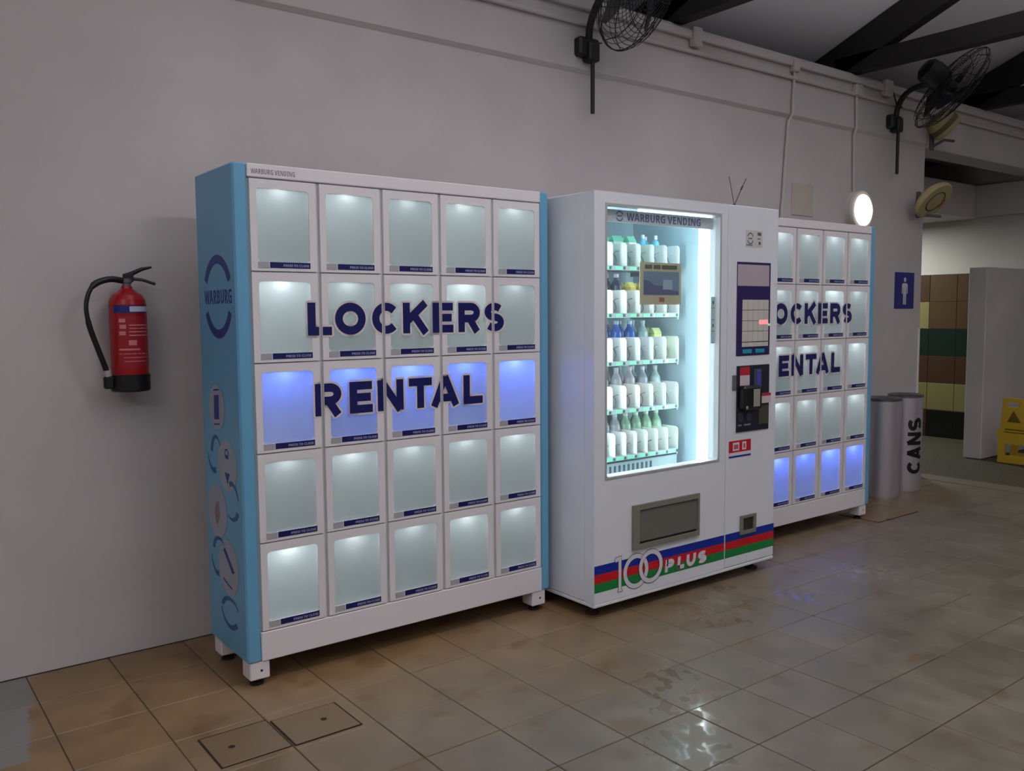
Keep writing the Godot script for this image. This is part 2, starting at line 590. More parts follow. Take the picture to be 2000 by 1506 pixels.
func build_floor() -> void:
	var maps := floor_maps()
	var grout := mat("grout", c8(74, 56, 38), 0.8)
	var fl := struct("floor", slab(Vector3(-5.2, -0.3, -0.18), Vector3(7.12, -0.0035, 9.4)), grout)
	var rng := RandomNumberGenerator.new()
	rng.seed = 5
	var tones := []
	var nm := noise_tex(0.02, 3, 9, Color.BLACK, Color.WHITE, 512, true)
	for i in 6:
		var m := StandardMaterial3D.new()
		m.resource_name = "floor tile tone %d" % i
		var k := 0.96 + 0.007 * i
		m.albedo_color = Color(k, k * (0.992 + 0.0015 * i), k * (0.98 + 0.004 * i))
		m.albedo_texture = maps[0]
		m.roughness = 1.0
		m.roughness_texture = maps[1]
		m.uv1_triplanar = true
		m.uv1_world_triplanar = true
		m.uv1_scale = Vector3(0.1, 0.1, 0.2)
		m.uv1_offset = Vector3(0.1, 0, 0)
		m.normal_enabled = true
		m.normal_texture = nm
		m.normal_scale = 0.12
		tones.append(m)
	var tile := bmesh(Vector3(-0.1484, -0.02, -0.1484), Vector3(0.1484, 0, 0.1484), 0.0018)
	for i in range(-3, 23):
		for j in range(0, 9):
			if i < -1 and j > 5:
				continue
			var at := Vector3(0.34 + 0.3 * i, rng.randf_range(-0.0006, 0.0006), 0.161 + 0.3 * j)
			var o := part("tile", tile, tones[rng.randi() % 6], fl, Transform3D(Basis(Vector3.RIGHT, rng.randf_range(-0.002, 0.002)) * Basis(Vector3.BACK, rng.randf_range(-0.002, 0.002)), at))
			o.name = "tile"
	# the tiles past the frame, joined
	var rest := MB.new()
	for i in range(-18, 23):
		for j in range(0, 30):
			if i >= -3 and j < 9 and not (i < -1 and j > 5):
				continue
			var x := 0.34 + 0.3 * i
			var z := 0.161 + 0.3 * j
			rest.box(Vector3(x - 0.1484, -0.01, z - 0.1484), Vector3(x + 0.1484, 0, z + 0.1484))
	part("outer_tiles", rest.mesh(), tones[3], fl).set_meta("kind", "stuff")
	# pebbled paving beyond the tiles
	var peb := mat("pebble paving", c8(100, 94, 78), 0.75)
	peb.albedo_texture = noise_tex(0.09, 3, 17, c8(110, 104, 90), c8(255, 250, 235))
	peb.uv1_triplanar = true
	peb.uv1_world_triplanar = true
	peb.uv1_scale = Vector3(0.9, 0.9, 0.9)
	peb.heightmap_enabled = true
	peb.heightmap_texture = noise_tex(0.12, 2, 18, Color.BLACK, Color.WHITE)
	peb.heightmap_scale = 0.4
	struct("floor_paving", slab(Vector3(7.12, -0.3, -4.2), Vector3(9.6, -0.004, 9.4)), peb)
	struct("floor_passage", slab(Vector3(5.0, -0.3, -4.2), Vector3(7.12, -0.004, -0.18)), peb)
	struct("trim_2", slab(Vector3(7.1, -0.02, 0.005), Vector3(7.32, 0.003, 2.6), 0.003), mat("kerb stone", c8(112, 98, 86), 0.6))
	# access covers let into the floor
	hatch("small square floor cover with rusty joint and one screw hole, left of its twin", Vector3(0.972, 0, 1.068), Vector2(0.226, 0.224), [1, 0, 1, 0], Vector3(-0.045, 0, 0.0), "twin floor covers before the first lockers")
	hatch("small square floor cover with a dark lifting hole, right of its twin", Vector3(1.217, 0, 1.078), Vector2(0.234, 0.21), [1, 1, 0, 1], Vector3(0.032, 0, -0.005), "twin floor covers before the first lockers")
	hatch("square floor cover with dark joint half under the second locker bank", Vector3(5.64, 0, 0.595), Vector2(0.5, 0.28), [1, 1, 1, 1], Vector3(-0.12, 0, 0.13), "")


func hatch(label: String, at: Vector3, s: Vector2, edges: Array, hole: Vector3, group: String) -> void:
	var t := thing("floor_cover", label, "floor cover", at, group)
	var dark := mat("joint dirt", c8(38, 24, 14), 0.85)
	var pm := mat("cover plate", c8(118, 98, 70), 0.45)
	var x := s.x / 2
	var z := s.y / 2
	part("plate", bmesh(Vector3(-x, 0.001, -z), Vector3(x, 0.0035, z), 0.001), pm, t)
	var w := 0.005
	var ring := MB.new()
	# left, right, far, near seams: the worn ones wide, the others hair lines
	var wd := [w if edges[0] else 0.0015, w if edges[1] else 0.0015, w if edges[2] else 0.0015, w if edges[3] else 0.0015]
	ring.box(Vector3(-x - wd[0], 0.0008, -z - wd[2]), Vector3(-x, 0.0032, z + wd[3]))
	ring.box(Vector3(x, 0.0008, -z - wd[2]), Vector3(x + wd[1], 0.0032, z + wd[3]))
	ring.box(Vector3(-x, 0.0008, -z - wd[2]), Vector3(x, 0.0032, -z))
	ring.box(Vector3(-x, 0.0008, z), Vector3(x, 0.0032, z + wd[3]))
	part("seam", ring.mesh(), dark, t)
	var h := MB.new()
	h.lathe([Vector2(0.011, 0.0035), Vector2(0.011, 0.0042), Vector2(0, 0.0042)], 12)
	part("screw_hole", h.mesh(), dark, t, Transform3D(Basis(), hole))


func build_roof() -> void:
	var grey := mat("ceiling board", c8(206, 208, 214), 0.8)
	var m := MB.new()
	var z0 := -0.9
	for s in [0, 1]:
		var a := z0 if s == 0 else 4.6
		var b := 4.6 if s == 0 else 9.5
		var ya := roof_y(a)
		var yb := roof_y(b)
		var nn := Vector3(0, 1, -0.404 if s == 0 else 0.404).normalized()
		var p := [Vector3(-5.3, ya, a), Vector3(9.9, ya, a), Vector3(9.9, yb, b), Vector3(-5.3, yb, b)]
		m.quad(p[0], p[1], p[2], p[3], -nn)
		var u := nn * 0.08
		m.quad(p[0] + u, p[1] + u, p[2] + u, p[3] + u, nn)
		for k in 4:
			var e: Vector3 = p[(k + 1) % 4] - p[k]
			m.quad(p[k], p[(k + 1) % 4], p[(k + 1) % 4] + u, p[k] + u, e.cross(nn).normalized())
	struct("ceiling", m, grey)
	# outer eaves board closes the gap above the wall
	struct("trim_3", slab(Vector3(-5.3, 2.95, -0.95), Vector3(9.9, 3.3, -0.88)), grey)
	var black := mat("black timber", c8(26, 24, 24), 0.7)
	var xs := [4.15, 6.12, 8.15]
	var lab := ["black timber roof truss seen behind the nearer wall fan, at the picture's top edge", "black timber roof truss resting on the wall above the second locker bank", "black timber roof truss behind the farther wall fan"]
	for i in 3:
		var t := thing("roof_truss", lab[i], "roof truss", Vector3(xs[i], 3.178, 0), "black timber trusses along the roof")
		part("tie_beam", bmesh(Vector3(0, 0, -0.14), Vector3(0.1, 0.135, 9.2), 0.004), black, t)
		for s in [0, 1]:
			var r := MB.new()
			var pf := PackedVector2Array()
			var a := -0.6 if s == 0 else 9.2 + 0.4
			var b := 4.6
			for q in [[a, 0.005], [b, 0.005], [b, 0.245], [a, 0.245]]:
				pf.append(Vector2(q[0], roof_y(q[0]) - 3.178 - q[1]))
			# profile in (z, y), extruded along x
			r.poly(pf, Transform3D(Basis(Vector3(0, 0, 1), Vector3.UP, Vector3(-1, 0, 0)), Vector3.ZERO), 0.1)
			part("rafter", r.mesh(), black, t)


# ---------------------------------------------------------------- lockers
const CW := 0.27378
const RH := 0.3385
const YT := 1.9034

func locker_bank(label: String, at: Vector3, blue_row: int) -> void:
	var t := thing("locker_cabinet", label, "lockers", at, "lit locker cabinets along the wall")
	var white := mat("locker white", c8(226, 223, 226), 0.36)
	var blue := mat("locker blue", c8(104, 168, 205), 0.35)
	var navy := mat("navy print", c8(10, 18, 92), 0.4)
	var depth := 0.414
	var W := CW * 5
	# panels
	for s in 2:
		var x0 := -0.055 if s == 0 else W
		var x1 := 0.0 if s == 0 else W + 0.046
		part("side_panel", bmesh(Vector3(x0, 0.0967, -depth), Vector3(x1, 1.9544, 0.0), 0.007), blue, t)
	part("header", bmesh(Vector3(0.0005, YT + 0.002, -depth), Vector3(W - 0.0005, 1.9544, 0.0), 0.003), white, t)
	part("plinth", bmesh(Vector3(0.0005, 0.0967, -depth), Vector3(W - 0.0005, YT - 5 * RH - 0.002, 0.0), 0.003), white, t)
	part("back_panel", bmesh(Vector3(0, 0.2109, -depth), Vector3(W, YT, -0.165)), white, t)
	write("maker_logo", "WARBURG VENDING", 0.17, 0.018, mat("logo grey", c8(120, 118, 128), 0.5), t, Transform3D(Basis(), Vector3(0.1, 1.927, 0.0)), 4.0)
	# legs: box section with a bolt hole and a levelling foot
	for x in [-0.046, W - 0.055]:
		for z in [-0.085, -depth + 0.015]:
			var m := MB.new()
			m.box(Vector3(x, 0.028, z), Vector3(x + 0.078, 0.0967, z + 0.08), 0.004)
			var leg := part("leg", m.mesh(), white, t)
			var f := MB.new()
			f.lathe([Vector2(0, 0.0), Vector2(0.026, 0.0), Vector2(0.026, 0.012), Vector2(0.012, 0.016), Vector2(0.012, 0.03)], 16, Transform3D(Basis(), Vector3(x + 0.039, 0.0, z + 0.04)))
			part("levelling_foot", f.mesh(), mat("black rubber", c8(22, 22, 24), 0.6), leg)
			var hm := MB.new()
			hm.poly(disc(x + 0.045, 0.062, 0.005, 0.005, 12), Transform3D(Basis(), Vector3(0, 0, z + 0.0806)), 0.001)
			part("bolt_hole", hm.mesh(), mat("black rubber", c8(22, 22, 24), 0.6), leg)
	# shared compartment and door meshes
	if not mats.has("liner mesh"):
		mats["liner mesh"] = liner_mesh()
		var d := MB.new()
		d.frame(Rect2(0.0075, 0.0025, CW - 0.015, RH - 0.005), Rect2(0.033, 0.035, 0.204, 0.268), 0.014, 0.0, -0.0125)
		mats["door mesh"] = d.mesh()
		mats["pane mesh"] = bmesh(Vector3(0.03, 0.03, -0.0075), Vector3(0.24, 0.307, -0.0055))
		mats["strip mesh"] = bmesh(Vector3(0.078, 0.0135, 0.0), Vector3(0.2375, 0.0355, 0.0012), 0.0004)
		mats["tag mesh"] = bmesh(Vector3(0.032, 0.0125, 0.0), Vector3(0.075, 0.0355, 0.0014), 0.0004)
		mats["led mesh"] = bmesh(Vector3(0.08, 0.308, -0.044), Vector3(0.17, 0.317, -0.03), 0.002)
		mats["latch mesh"] = bmesh(Vector3(0.242, 0.15, -0.05), Vector3(0.2605, 0.185, -0.02), 0.003)
	var liner := mat("liner white", c8(208, 212, 212), 0.5)
	# half-clear film on the door windows: it scatters part of the lamp light
	var pane := mat("locker pane", Color(0.8, 0.9, 0.9, 0.36), 0.4)
	pane.transparency = BaseMaterial3D.TRANSPARENCY_ALPHA
	pane.backlight_enabled = true
	pane.backlight = Color(1, 1, 1)
	var chrome := mat("tag silver", c8(168, 168, 174), 0.45)
	var print_white := mat("strip lettering", c8(170, 172, 205), 0.5)
	for r in 5:
		for c in 5:
			var o := Vector3(c * CW, YT - (r + 1) * RH, 0)
			var is_blue := r == blue_row
			var comp := part("compartment", mats["liner mesh"], liner, t, Transform3D(Basis(), o))
			var vary: float = (1.0 + 0.16 * sin(c * 2.3 + r * 1.7)) * (1.45 if [r, c] in [[1, 0], [1, 3], [2, 4], [4, 0]] else 1.0)
			var lc := Color(0.37, 0.475, 1.0) if is_blue else Color(0.93, 0.98, 1.0)
			part("led_lamp", mats["led mesh"], glow("led blue" if is_blue else "led white", lc, 2.0), comp)
			omni(Vector3(0.125, 0.312, -0.037), lc, LED * vary * (4.0 if is_blue else 1.0), 0.02, comp)
			part("latch", mats["latch mesh"], mat("latch grey", c8(205, 208, 206), 0.5), comp)
			var door := part("locker_door", mats["door mesh"], white, t, Transform3D(Basis(), o))
			part("pane", mats["pane mesh"], pane, door)
			part("label_strip", mats["strip mesh"], navy, door)
			part("number_tag", mats["tag mesh"], chrome, door)
			write("strip_lettering", "PRESS TO CLOSE", 0.102, 0.0088, print_white, door, Transform3D(Basis(), Vector3(0.181, 0.0235, 0.0013)), 8.0)
			door_letters(door, c, r, navy, mat("letter edge", c8(214, 206, 206), 0.45))
	side_print(t, -0.0553, depth)


func liner_mesh() -> ArrayMesh:
	# five-sided box, its upright back corners rounded, with a flange that fills its cell
	var m := MB.new()
	var x0 := 0.012; var x1 := CW - 0.012
	var y0 := 0.012; var y1 := RH - 0.01
	var zf := -0.013; var zb := -0.155
	var rad := 0.035
	var path := [Vector2(x0, zf)]
	for i in 7:
		var a := PI - PI / 2 * i / 6.0
		path.append(Vector2(x0 + rad + cos(a) * rad, zb + rad - sin(a) * rad))
	for i in 7:
		var a := PI / 2 - PI / 2 * i / 6.0
		path.append(Vector2(x1 - rad + cos(a) * rad, zb + rad - sin(a) * rad))
	path.append(Vector2(x1, zf))
	var nr := []
	for i in path.size():
		var d: Vector2 = (path[mini(i + 1, path.size() - 1)] - path[maxi(i - 1, 0)]).normalized()
		nr.append(Vector3(-d.y, 0, d.x) if false else Vector3(d.y * -1.0, 0, d.x))
	for i in path.size() - 1:
		var p: Vector2 = path[i]
		var q: Vector2 = path[i + 1]
		m.squad(Vector3(p.x, y0, p.y), Vector3(q.x, y0, q.y), Vector3(q.x, y1, q.y), Vector3(p.x, y1, p.y), nr[i], nr[i + 1], nr[i + 1], nr[i])
	m.quad(Vector3(x0, y0, zf), Vector3(x1, y0, zf), Vector3(x1, y0, zb), Vector3(x0, y0, zb), Vector3.UP)
	m.quad(Vector3(x0, y1, zf), Vector3(x1, y1, zf), Vector3(x1, y1, zb), Vector3(x0, y1, zb), Vector3.DOWN)
	m.frame(Rect2(0, 0, CW, RH), Rect2(x0, y0, x1 - x0, y1 - y0), 0.001, zf, zf - 0.002, 1)
	return m.mesh()


const WORDS := {
	"LOCKERS": [1.325, [[0.22, 0.32], [0.334, 0.467], [0.496, 0.617], [0.638, 0.766], [0.781, 0.885], [0.911, 1.027], [1.049, 1.155]]],
	"RENTAL": [1.012, [[0.242, 0.356], [0.389, 0.491], [0.514, 0.634], [0.66, 0.772], [0.768, 0.909], [0.933, 1.035]]]}

var letter_cache := {}

func door_letters(door: Node3D, c: int, r: int, navy: Material, edge: Material) -> void:
	if r != 1 and r != 2:
		return
	var word := "LOCKERS" if r == 1 else "RENTAL"
	var cell := Rect2(c * CW + 0.0075, YT - (r + 1) * RH + 0.0025, CW - 0.015, RH - 0.005)
	var o := Vector3(c * CW, YT - (r + 1) * RH, 0)
	var y: float = WORDS[word][0]
	var h := 0.126
	var t := 0.033
	for k in word.length():
		var key := "%s %d %d" % [word, k, c]
		if not letter_cache.has(key):
			var span: Array = WORDS[word][1][k]
			var at := Vector2(span[0], y)
			var w: float = span[1] - span[0]
			var found := []
			for layer in 2:
				var raw := letter_polys(word[k], at, w, h, t, t)
				if layer == 0:
					var grown := []
					for p in raw:
						if not Geometry2D.is_polygon_clockwise(p):
							grown.append_array(Geometry2D.offset_polygon(p, 0.0085, Geometry2D.JOIN_ROUND))
					raw = grown
				var polys := clip_rect(raw, cell)
				if polys.is_empty():
					found.append(null)
					continue
				var mb := MB.new()
				for p in polys:
					mb.poly(p, Transform3D(Basis(), Vector3(-o.x, -o.y, 0.0012 if layer else 0.0007)))
				found.append(mb.mesh())
			letter_cache[key] = found
		var f: Array = letter_cache[key]
		if f[0]:
			part("letter_edge", f[0], edge, door)
		if f[1]:
			part("letter", f[1], navy, door)


# printed film on the left end panel: ring logo, round pictures, curved arrows
func side_print(t: Node3D, x: float, depth: float) -> void:
	# surface seen from -x: text runs towards +z
	var b := Basis(Vector3(0, 0, 1), Vector3.UP, Vector3(-1, 0, 0))
	var navy := mat("side navy", c8(34, 58, 138), 0.45)
	var pale := mat("side pale", c8(158, 164, 178), 0.45)
	var teal := mat("side teal", c8(38, 92, 150), 0.45)
	var f := func(d: float) -> Transform3D: return Transform3D(b, Vector3(x - d, 0, 0))
	var m := MB.new()
	ring_mesh(m, -0.19, 1.475, 0.158, 0.158, 0.034, 0, 25, 155, 24, f.call(0.0005))
	part("logo_arc", m.mesh(), navy, t)
	m = MB.new()
	ring_mesh(m, -0.19, 1.475, 0.158, 0.158, 0.034, 0, 205, 335, 24, f.call(0.0005))
	part("logo_arc", m.mesh(), navy, t)
	write("logo_lettering", "WARBURG", 0.3, 0.052, navy, t, Transform3D(b, Vector3(x - 0.0002, 1.475, -0.19)), 3.0)
	var spots := [Vector3(-0.245, 1.05, 0.088), Vector3(-0.15, 0.83, 0.1), Vector3(-0.28, 0.635, 0.108), Vector3(-0.175, 0.43, 0.11)]
	for i in 4:
		var s: Vector3 = spots[i]
		m = MB.new()
		m.poly(disc(s.x, s.y, s.z, s.z), f.call(0.0006))
		var d := part("picture_disc", m.mesh(), pale, t)
		var g := MB.new()
		var q: Transform3D = f.call(0.0011)
		match i:
			0: # upright phone shape with lines above and below
				g.poly(PackedVector2Array([Vector2(s.x - 0.032, s.y - 0.05), Vector2(s.x + 0.025, s.y - 0.045), Vector2(s.x + 0.03, s.y + 0.05), Vector2(s.x - 0.026, s.y + 0.045)]), q)
				g.poly(PackedVector2Array([Vector2(s.x - 0.035, s.y - 0.072), Vector2(s.x + 0.03, s.y - 0.066), Vector2(s.x + 0.03, s.y - 0.06), Vector2(s.x - 0.035, s.y - 0.066)]), q)
				g.poly(PackedVector2Array([Vector2(s.x - 0.03, s.y + 0.062), Vector2(s.x + 0.034, s.y + 0.068), Vector2(s.x + 0.034, s.y + 0.074), Vector2(s.x - 0.03, s.y + 0.068)]), q)
			1: # a small bag with a loop
				ring_mesh(g, s.x, s.y + 0.045, 0.024, 0.024, 0.007, 0, 0, 180, 12, q)
				g.poly(PackedVector2Array([Vector2(s.x - 0.016, s.y + 0.03), Vector2(s.x + 0.016, s.y + 0.03), Vector2(s.x + 0.02, s.y + 0.045), Vector2(s.x - 0.02, s.y + 0.045)]), q)
				g.poly(PackedVector2Array([Vector2(s.x, s.y - 0.07), Vector2(s.x + 0.028, s.y - 0.025), Vector2(s.x - 0.028, s.y - 0.025)]), q)
			2: # folded cloth
				g.poly(PackedVector2Array([Vector2(s.x - 0.008, s.y - 0.06), Vector2(s.x + 0.03, s.y - 0.02), Vector2(s.x + 0.024, s.y + 0.045), Vector2(s.x - 0.016, s.y + 0.03), Vector2(s.x - 0.03, s.y - 0.01)]), q)
			3: # slanting strap
				g.poly(PackedVector2Array([Vector2(s.x - 0.05, s.y + 0.062), Vector2(s.x - 0.03, s.y + 0.075), Vector2(s.x + 0.07, s.y - 0.005), Vector2(s.x + 0.045, s.y - 0.015)]), q)
				g.poly(PackedVector2Array([Vector2(s.x - 0.06, s.y - 0.05), Vector2(s.x - 0.06, s.y - 0.058), Vector2(s.x + 0.035, s.y - 0.08), Vector2(s.x + 0.035, s.y - 0.072)]), q)
		part("picture_print", g.mesh(), navy if i != 2 else mat("side rose", c8(140, 120, 132), 0.5), d)
	# pairs of curved arrows between the pictures
	for a in [[-0.27, 0.865, 0.06, 0.075, 30, 175], [-0.3, 0.87, 0.07, 0.085, 190, 290], [-0.11, 0.68, 0.075, 0.1, 20, 110], [-0.11, 0.68, 0.07, 0.055, 225, 340], [-0.27, 0.475, 0.075, 0.06, 40, 175], [-0.3, 0.47, 0.07, 0.1, 195, 285], [-0.17, 0.255, 0.1, 0.06, 25, 165], [-0.17, 0.262, 0.1, 0.075, 185, 320]]:
		m = MB.new()
		for i in 14:
			var f0 := float(i) / 14
			var f1 := float(i + 1) / 14
			var a0 := deg_to_rad(lerpf(a[4], a[5], f0))
			var a1 := deg_to_rad(lerpf(a[4], a[5], f1))
			var w0 := lerpf(0.006, 0.024, f0)
			var w1 := lerpf(0.006, 0.024, f1)
			var q: Transform3D = f.call(0.0008)
			m.quad(q * Vector3(a[0] + cos(a0) * a[2], a[1] + sin(a0) * a[3], 0), q * Vector3(a[0] + cos(a1) * a[2], a[1] + sin(a1) * a[3], 0), q * Vector3(a[0] + cos(a1) * (a[2] - w1), a[1] + sin(a1) * (a[3] - w1), 0), q * Vector3(a[0] + cos(a0) * (a[2] - w0), a[1] + sin(a0) * (a[3] - w0), 0), Vector3.LEFT)
		part("curved_arrow", m.mesh(), teal, t)


# ---------------------------------------------------------------- vending machine
func build_vending() -> void:
	var at := Vector3(2.645, 0, 0.94)
	var t := thing("vending_machine", "white drinks vending machine with brightly lit window, between the two locker banks", "vending machine", at)
	var white := mat("machine white", c8(220, 224, 230), 0.3)
	var dark := mat("machine dark", c8(26, 30, 44), 0.4)
	var W := 1.325
	var body := MB.new()
	body.box(Vector3(0.0, 0.075, -0.8), Vector3(0.05, 1.94, -0.066), 0.005)
	body.box(Vector3(0.885, 0.075, -0.8), Vector3(W, 1.94, -0.066), 0.005)
	body.box(Vector3(0.05, 1.895, -0.8), Vector3(0.885, 1.94, -0.066))
	body.box(Vector3(0.05, 0.075, -0.8), Vector3(0.885, 0.59, -0.066))
	body.box(Vector3(0.05, 0.59, -0.8), Vector3(0.885, 1.895, -0.64))
	part("body", body.mesh(), white, t)
	part("base_lip", bmesh(Vector3(0.0, 0.058, -0.8), Vector3(W, 0.0745, 0.0), 0.003), white, t)
	for p in [[0.07, -0.09], [1.25, -0.09], [0.07, -0.72], [1.25, -0.72]]:
		var f := MB.new()
		f.lathe([Vector2(0, 0.0), Vector2(0.034, 0.0), Vector2(0.034, 0.01), Vector2(0.014, 0.018), Vector2(0.014, 0.06)], 16, Transform3D(Basis(), Vector3(p[0], 0, p[1])))
		part("foot", f.mesh(), mat("foot brown", c8(54, 34, 28), 0.6), t)
	# lining of the lit cabinet
	var ln := MB.new()
	var x0 := 0.0505; var x1 := 0.8845; var y0 := 0.5905; var y1 := 1.8945; var zb := -0.6395; var zf := -0.066
	ln.quad(Vector3(x0, y0, zf), Vector3(x0, y1, zf), Vector3(x0, y1, zb), Vector3(x0, y0, zb), Vector3.RIGHT)
	ln.quad(Vector3(x1, y0, zf), Vector3(x1, y1, zf), Vector3(x1, y1, zb), Vector3(x1, y0, zb), Vector3.LEFT)
	ln.quad(Vector3(x0, y0, zf), Vector3(x1, y0, zf), Vector3(x1, y0, zb), Vector3(x0, y0, zb), Vector3.UP)
	ln.quad(Vector3(x0, y1, zf), Vector3(x1, y1, zf), Vector3(x1, y1, zb), Vector3(x0, y1, zb), Vector3.DOWN)
	ln.quad(Vector3(x0, y0, zb), Vector3(x1, y0, zb), Vector3(x1, y1, zb), Vector3(x0, y1, zb), Vector3.BACK)
	part("lining", ln.mesh(), mat("lining", c8(186, 212, 224), 0.5), t)
	# doors
	var d := MB.new()
	d.frame(Rect2(0.0, 0.0765, 0.909, 1.8635), Rect2(0.075, 0.655, 0.775, 1.226), 0.012, 0.0, -0.064)
	var door := part("display_door", d.mesh(), white, t)
	part("glass", bmesh(Vector3(0.07, 0.65, -0.032), Vector3(0.855, 1.886, -0.027)), glass("machine glass", 0.04, 0.02), door)
	var rim := MB.new()
	rim.frame(Rect2(0.066, 0.646, 0.793, 1.244), Rect2(0.0755, 0.6555, 0.774, 1.225), 0.012, 0.003, 0.0)
	part("window_rim", rim.mesh(), mat("rim grey", c8(170, 172, 172), 0.4), door)
	var rd := part("control_door", bmesh(Vector3(0.917, 0.0765, -0.064), Vector3(W, 1.94, 0.0), 0.004), white, t)
	# lit name board behind the top of the glass
	part("name_board", bmesh(Vector3(0.076, 1.815, -0.052), Vector3(0.849, 1.871, -0.046)), mat("board pale", c8(190, 196, 206), 0.5), door)
	var blue := mat("sign blue", c8(44, 62, 128), 0.5)
	write("name_lettering", "WARBURG VENDING", 0.51, 0.036, blue, door, Transform3D(Basis(), Vector3(0.5, 1.843, -0.0455)), 2.0)
	var lg := MB.new()
	ring_mesh(lg, 0.198, 1.843, 0.024, 0.024, 0.006, -0.0452, 20, 160, 14)
	ring_mesh(lg, 0.198, 1.843, 0.024, 0.024, 0.006, -0.0452, 200, 340, 14)
	lg.poly(PackedVector2Array([Vector2(0.182, 1.8405), Vector2(0.214, 1.8405), Vector2(0.214, 1.8455), Vector2(0.182, 1.8455)]), Transform3D(Basis(), Vector3(0, 0, -0.0452)))
	part("name_logo", lg.mesh(), blue, door)
	# tubes at both sides of the window, behind the glass
	var tg := glow("tube glow", Color(0.92, 1.0, 1.0), 2.6)
	part("tube_light", bmesh(Vector3(0.858, 0.62, -0.15), Vector3(0.878, 1.86, -0.07), 0.004), tg, t)
	area(Vector3(0.853, 1.24, -0.11), Vector3(-1, 0, -0.35), Vector2(0.06, 1.2), Color(0.93, 1.0, 1.0), TUBE, t)
	part("tube_light", bmesh(Vector3(0.054, 0.62, -0.15), Vector3(0.068, 1.86, -0.09), 0.004), tg, t)
	area(Vector3(0.075, 1.24, -0.12), Vector3(1, 0, -0.35), Vector2(0.05, 1.2), Color(0.93, 1.0, 1.0), TUBE * 0.7, t)
	part("tube_light", bmesh(Vector3(0.33, 1.872, -0.06), Vector3(0.846, 1.8805, -0.05)), tg, t)
	# shelves
	var levels := [1.61, 1.378, 1.141, 0.902, 0.667]
	var shelf_mat := mat("tray grey", c8(150, 170, 176), 0.5)
	var div_mat := mat("divider white", c8(236, 242, 240), 0.5)
	var mint := mat("price tag mint", c8(120, 215, 175), 0.5)
	var inkm := mat("price ink", c8(36, 66, 72), 0.5)
	var coilm := mat("coil steel", c8(120, 130, 136), 0.35, 0.7)
	for r in 5:
		var y: float = levels[r]
		var cols := 10 if r == 4 else 8
		var p := 0.76 / cols
		var sh := MB.new()
		sh.box(Vector3(0.055, y + 0.012, -0.6), Vector3(0.82, y + 0.022, -0.24))
		sh.box(Vector3(0.055, y, -0.246), Vector3(0.82, y + 0.022, -0.238), 0.002)
		sh.box(Vector3(0.82, y - 0.012, -0.6), Vector3(0.832, y + 0.05, -0.25), 0.003)
		var shelf := part("shelf", sh.mesh(), shelf_mat, t)
		var dv := MB.new()
		var pr := arc(-0.262, y + 0.117, 0.02, 0.02, 0, 90, 5)
		pr.append(Vector2(-0.59, y + 0.137))
		pr.append(Vector2(-0.59, y + 0.022))
		pr.append(Vector2(-0.242, y + 0.022))
		dv.poly(pr, Transform3D(Basis(Vector3(0, 0, 1), Vector3.UP, Vector3(-1, 0, 0)), Vector3.ZERO), 0.004)
		var dm := dv.mesh()
		var cm := coil(p * 0.36, 0.32)
		for c in cols + 1:
			part("divider", dm, div_mat, shelf, Transform3D(Basis(), Vector3(0.058 + c * p, 0, 0)))
			if c < cols:
				var cx := 0.06 + (c + 0.5) * p
				part("coil", cm, coilm, shelf, Transform3D(Basis(), Vector3(cx, y + 0.026 + p * 0.36, -0.25)))
				part("price_tag", bmesh(Vector3(cx - 0.03, y + 0.003, -0.238), Vector3(cx + 0.018, y + 0.019, -0.2362)), mint, shelf)
				part("price_ink", bmesh(Vector3(cx + 0.018, y + 0.004, -0.238), Vector3(cx + 0.034, y + 0.018, -0.236)), inkm, shelf)
	# grille below the lowest tray
	var gr := MB.new()
	gr.box(Vector3(0.055, 0.592, -0.27), Vector3(0.83, 0.655, -0.255), 0.002)
	var grille := part("grille", gr.mesh(), shelf_mat, t)
	var slot := bmesh(Vector3(0, 0.598, -0.2549), Vector3(0.014, 0.64, -0.2535))
	for i in 18:
		part("slot", slot, inkm, grille, Transform3D(Basis(), Vector3(0.08 + i * 0.032, 0, 0)))
	# picture notice on the inside of the glass
	var nt := MB.new()
	nt.frame(Rect2(0.318, 1.44, 0.284, 0.198), Rect2(0.342, 1.484, 0.246, 0.112), 0.003, -0.033, -0.0345, 1)
	var notice := part("notice_frame", nt.mesh(), mat("notice beige", c8(186, 184, 150), 0.6), door)
	part("notice_picture", bmesh(Vector3(0.342, 1.484, -0.0345), Vector3(0.588, 1.596, -0.0335)), mat("notice picture", c8(96, 136, 164), 0.5), door)
	var im := MB.new()
	im.poly(PackedVector2Array([Vector2(0.345, 1.487), Vector2(0.585, 1.487), Vector2(0.585, 1.502), Vector2(0.53, 1.51), Vector2(0.47, 1.53), Vector2(0.42, 1.53), Vector2(0.38, 1.552), Vector2(0.345, 1.556)]), Transform3D(Basis(), Vector3(0, 0, -0.0331)))
	part("picture_shape", im.mesh(), mat("picture blue", c8(62, 78, 132), 0.5), notice)
	part("picture_shape", bmesh(Vector3(0.475, 1.512, -0.0334), Vector3(0.54, 1.558, -0.0328)), mat("picture pale", c8(150, 184, 200), 0.5), notice)
	var olive := mat("notice ink", c8(70, 76, 52), 0.6)
	for w in [[0.352, 0.4], [0.41, 0.458], [0.466, 0.572]]:
		part("notice_word", bmesh(Vector3(w[0], 1.607, -0.0332), Vector3(w[1], 1.627, -0.0326)), olive, notice)
	part("notice_mark", bmesh(Vector3(0.45, 1.452, -0.0332), Vector3(0.485, 1.474, -0.0326)), mat("mark rust", c8(150, 82, 62), 0.6), notice)
	# upright sticker on the right edge of the glass
	var stk := part("glass_sticker", bmesh(Vector3(0.818, 1.246, -0.027), Vector3(0.849, 1.478, -0.0262)), mat("sticker pale", c8(178, 204, 208), 0.5), door)
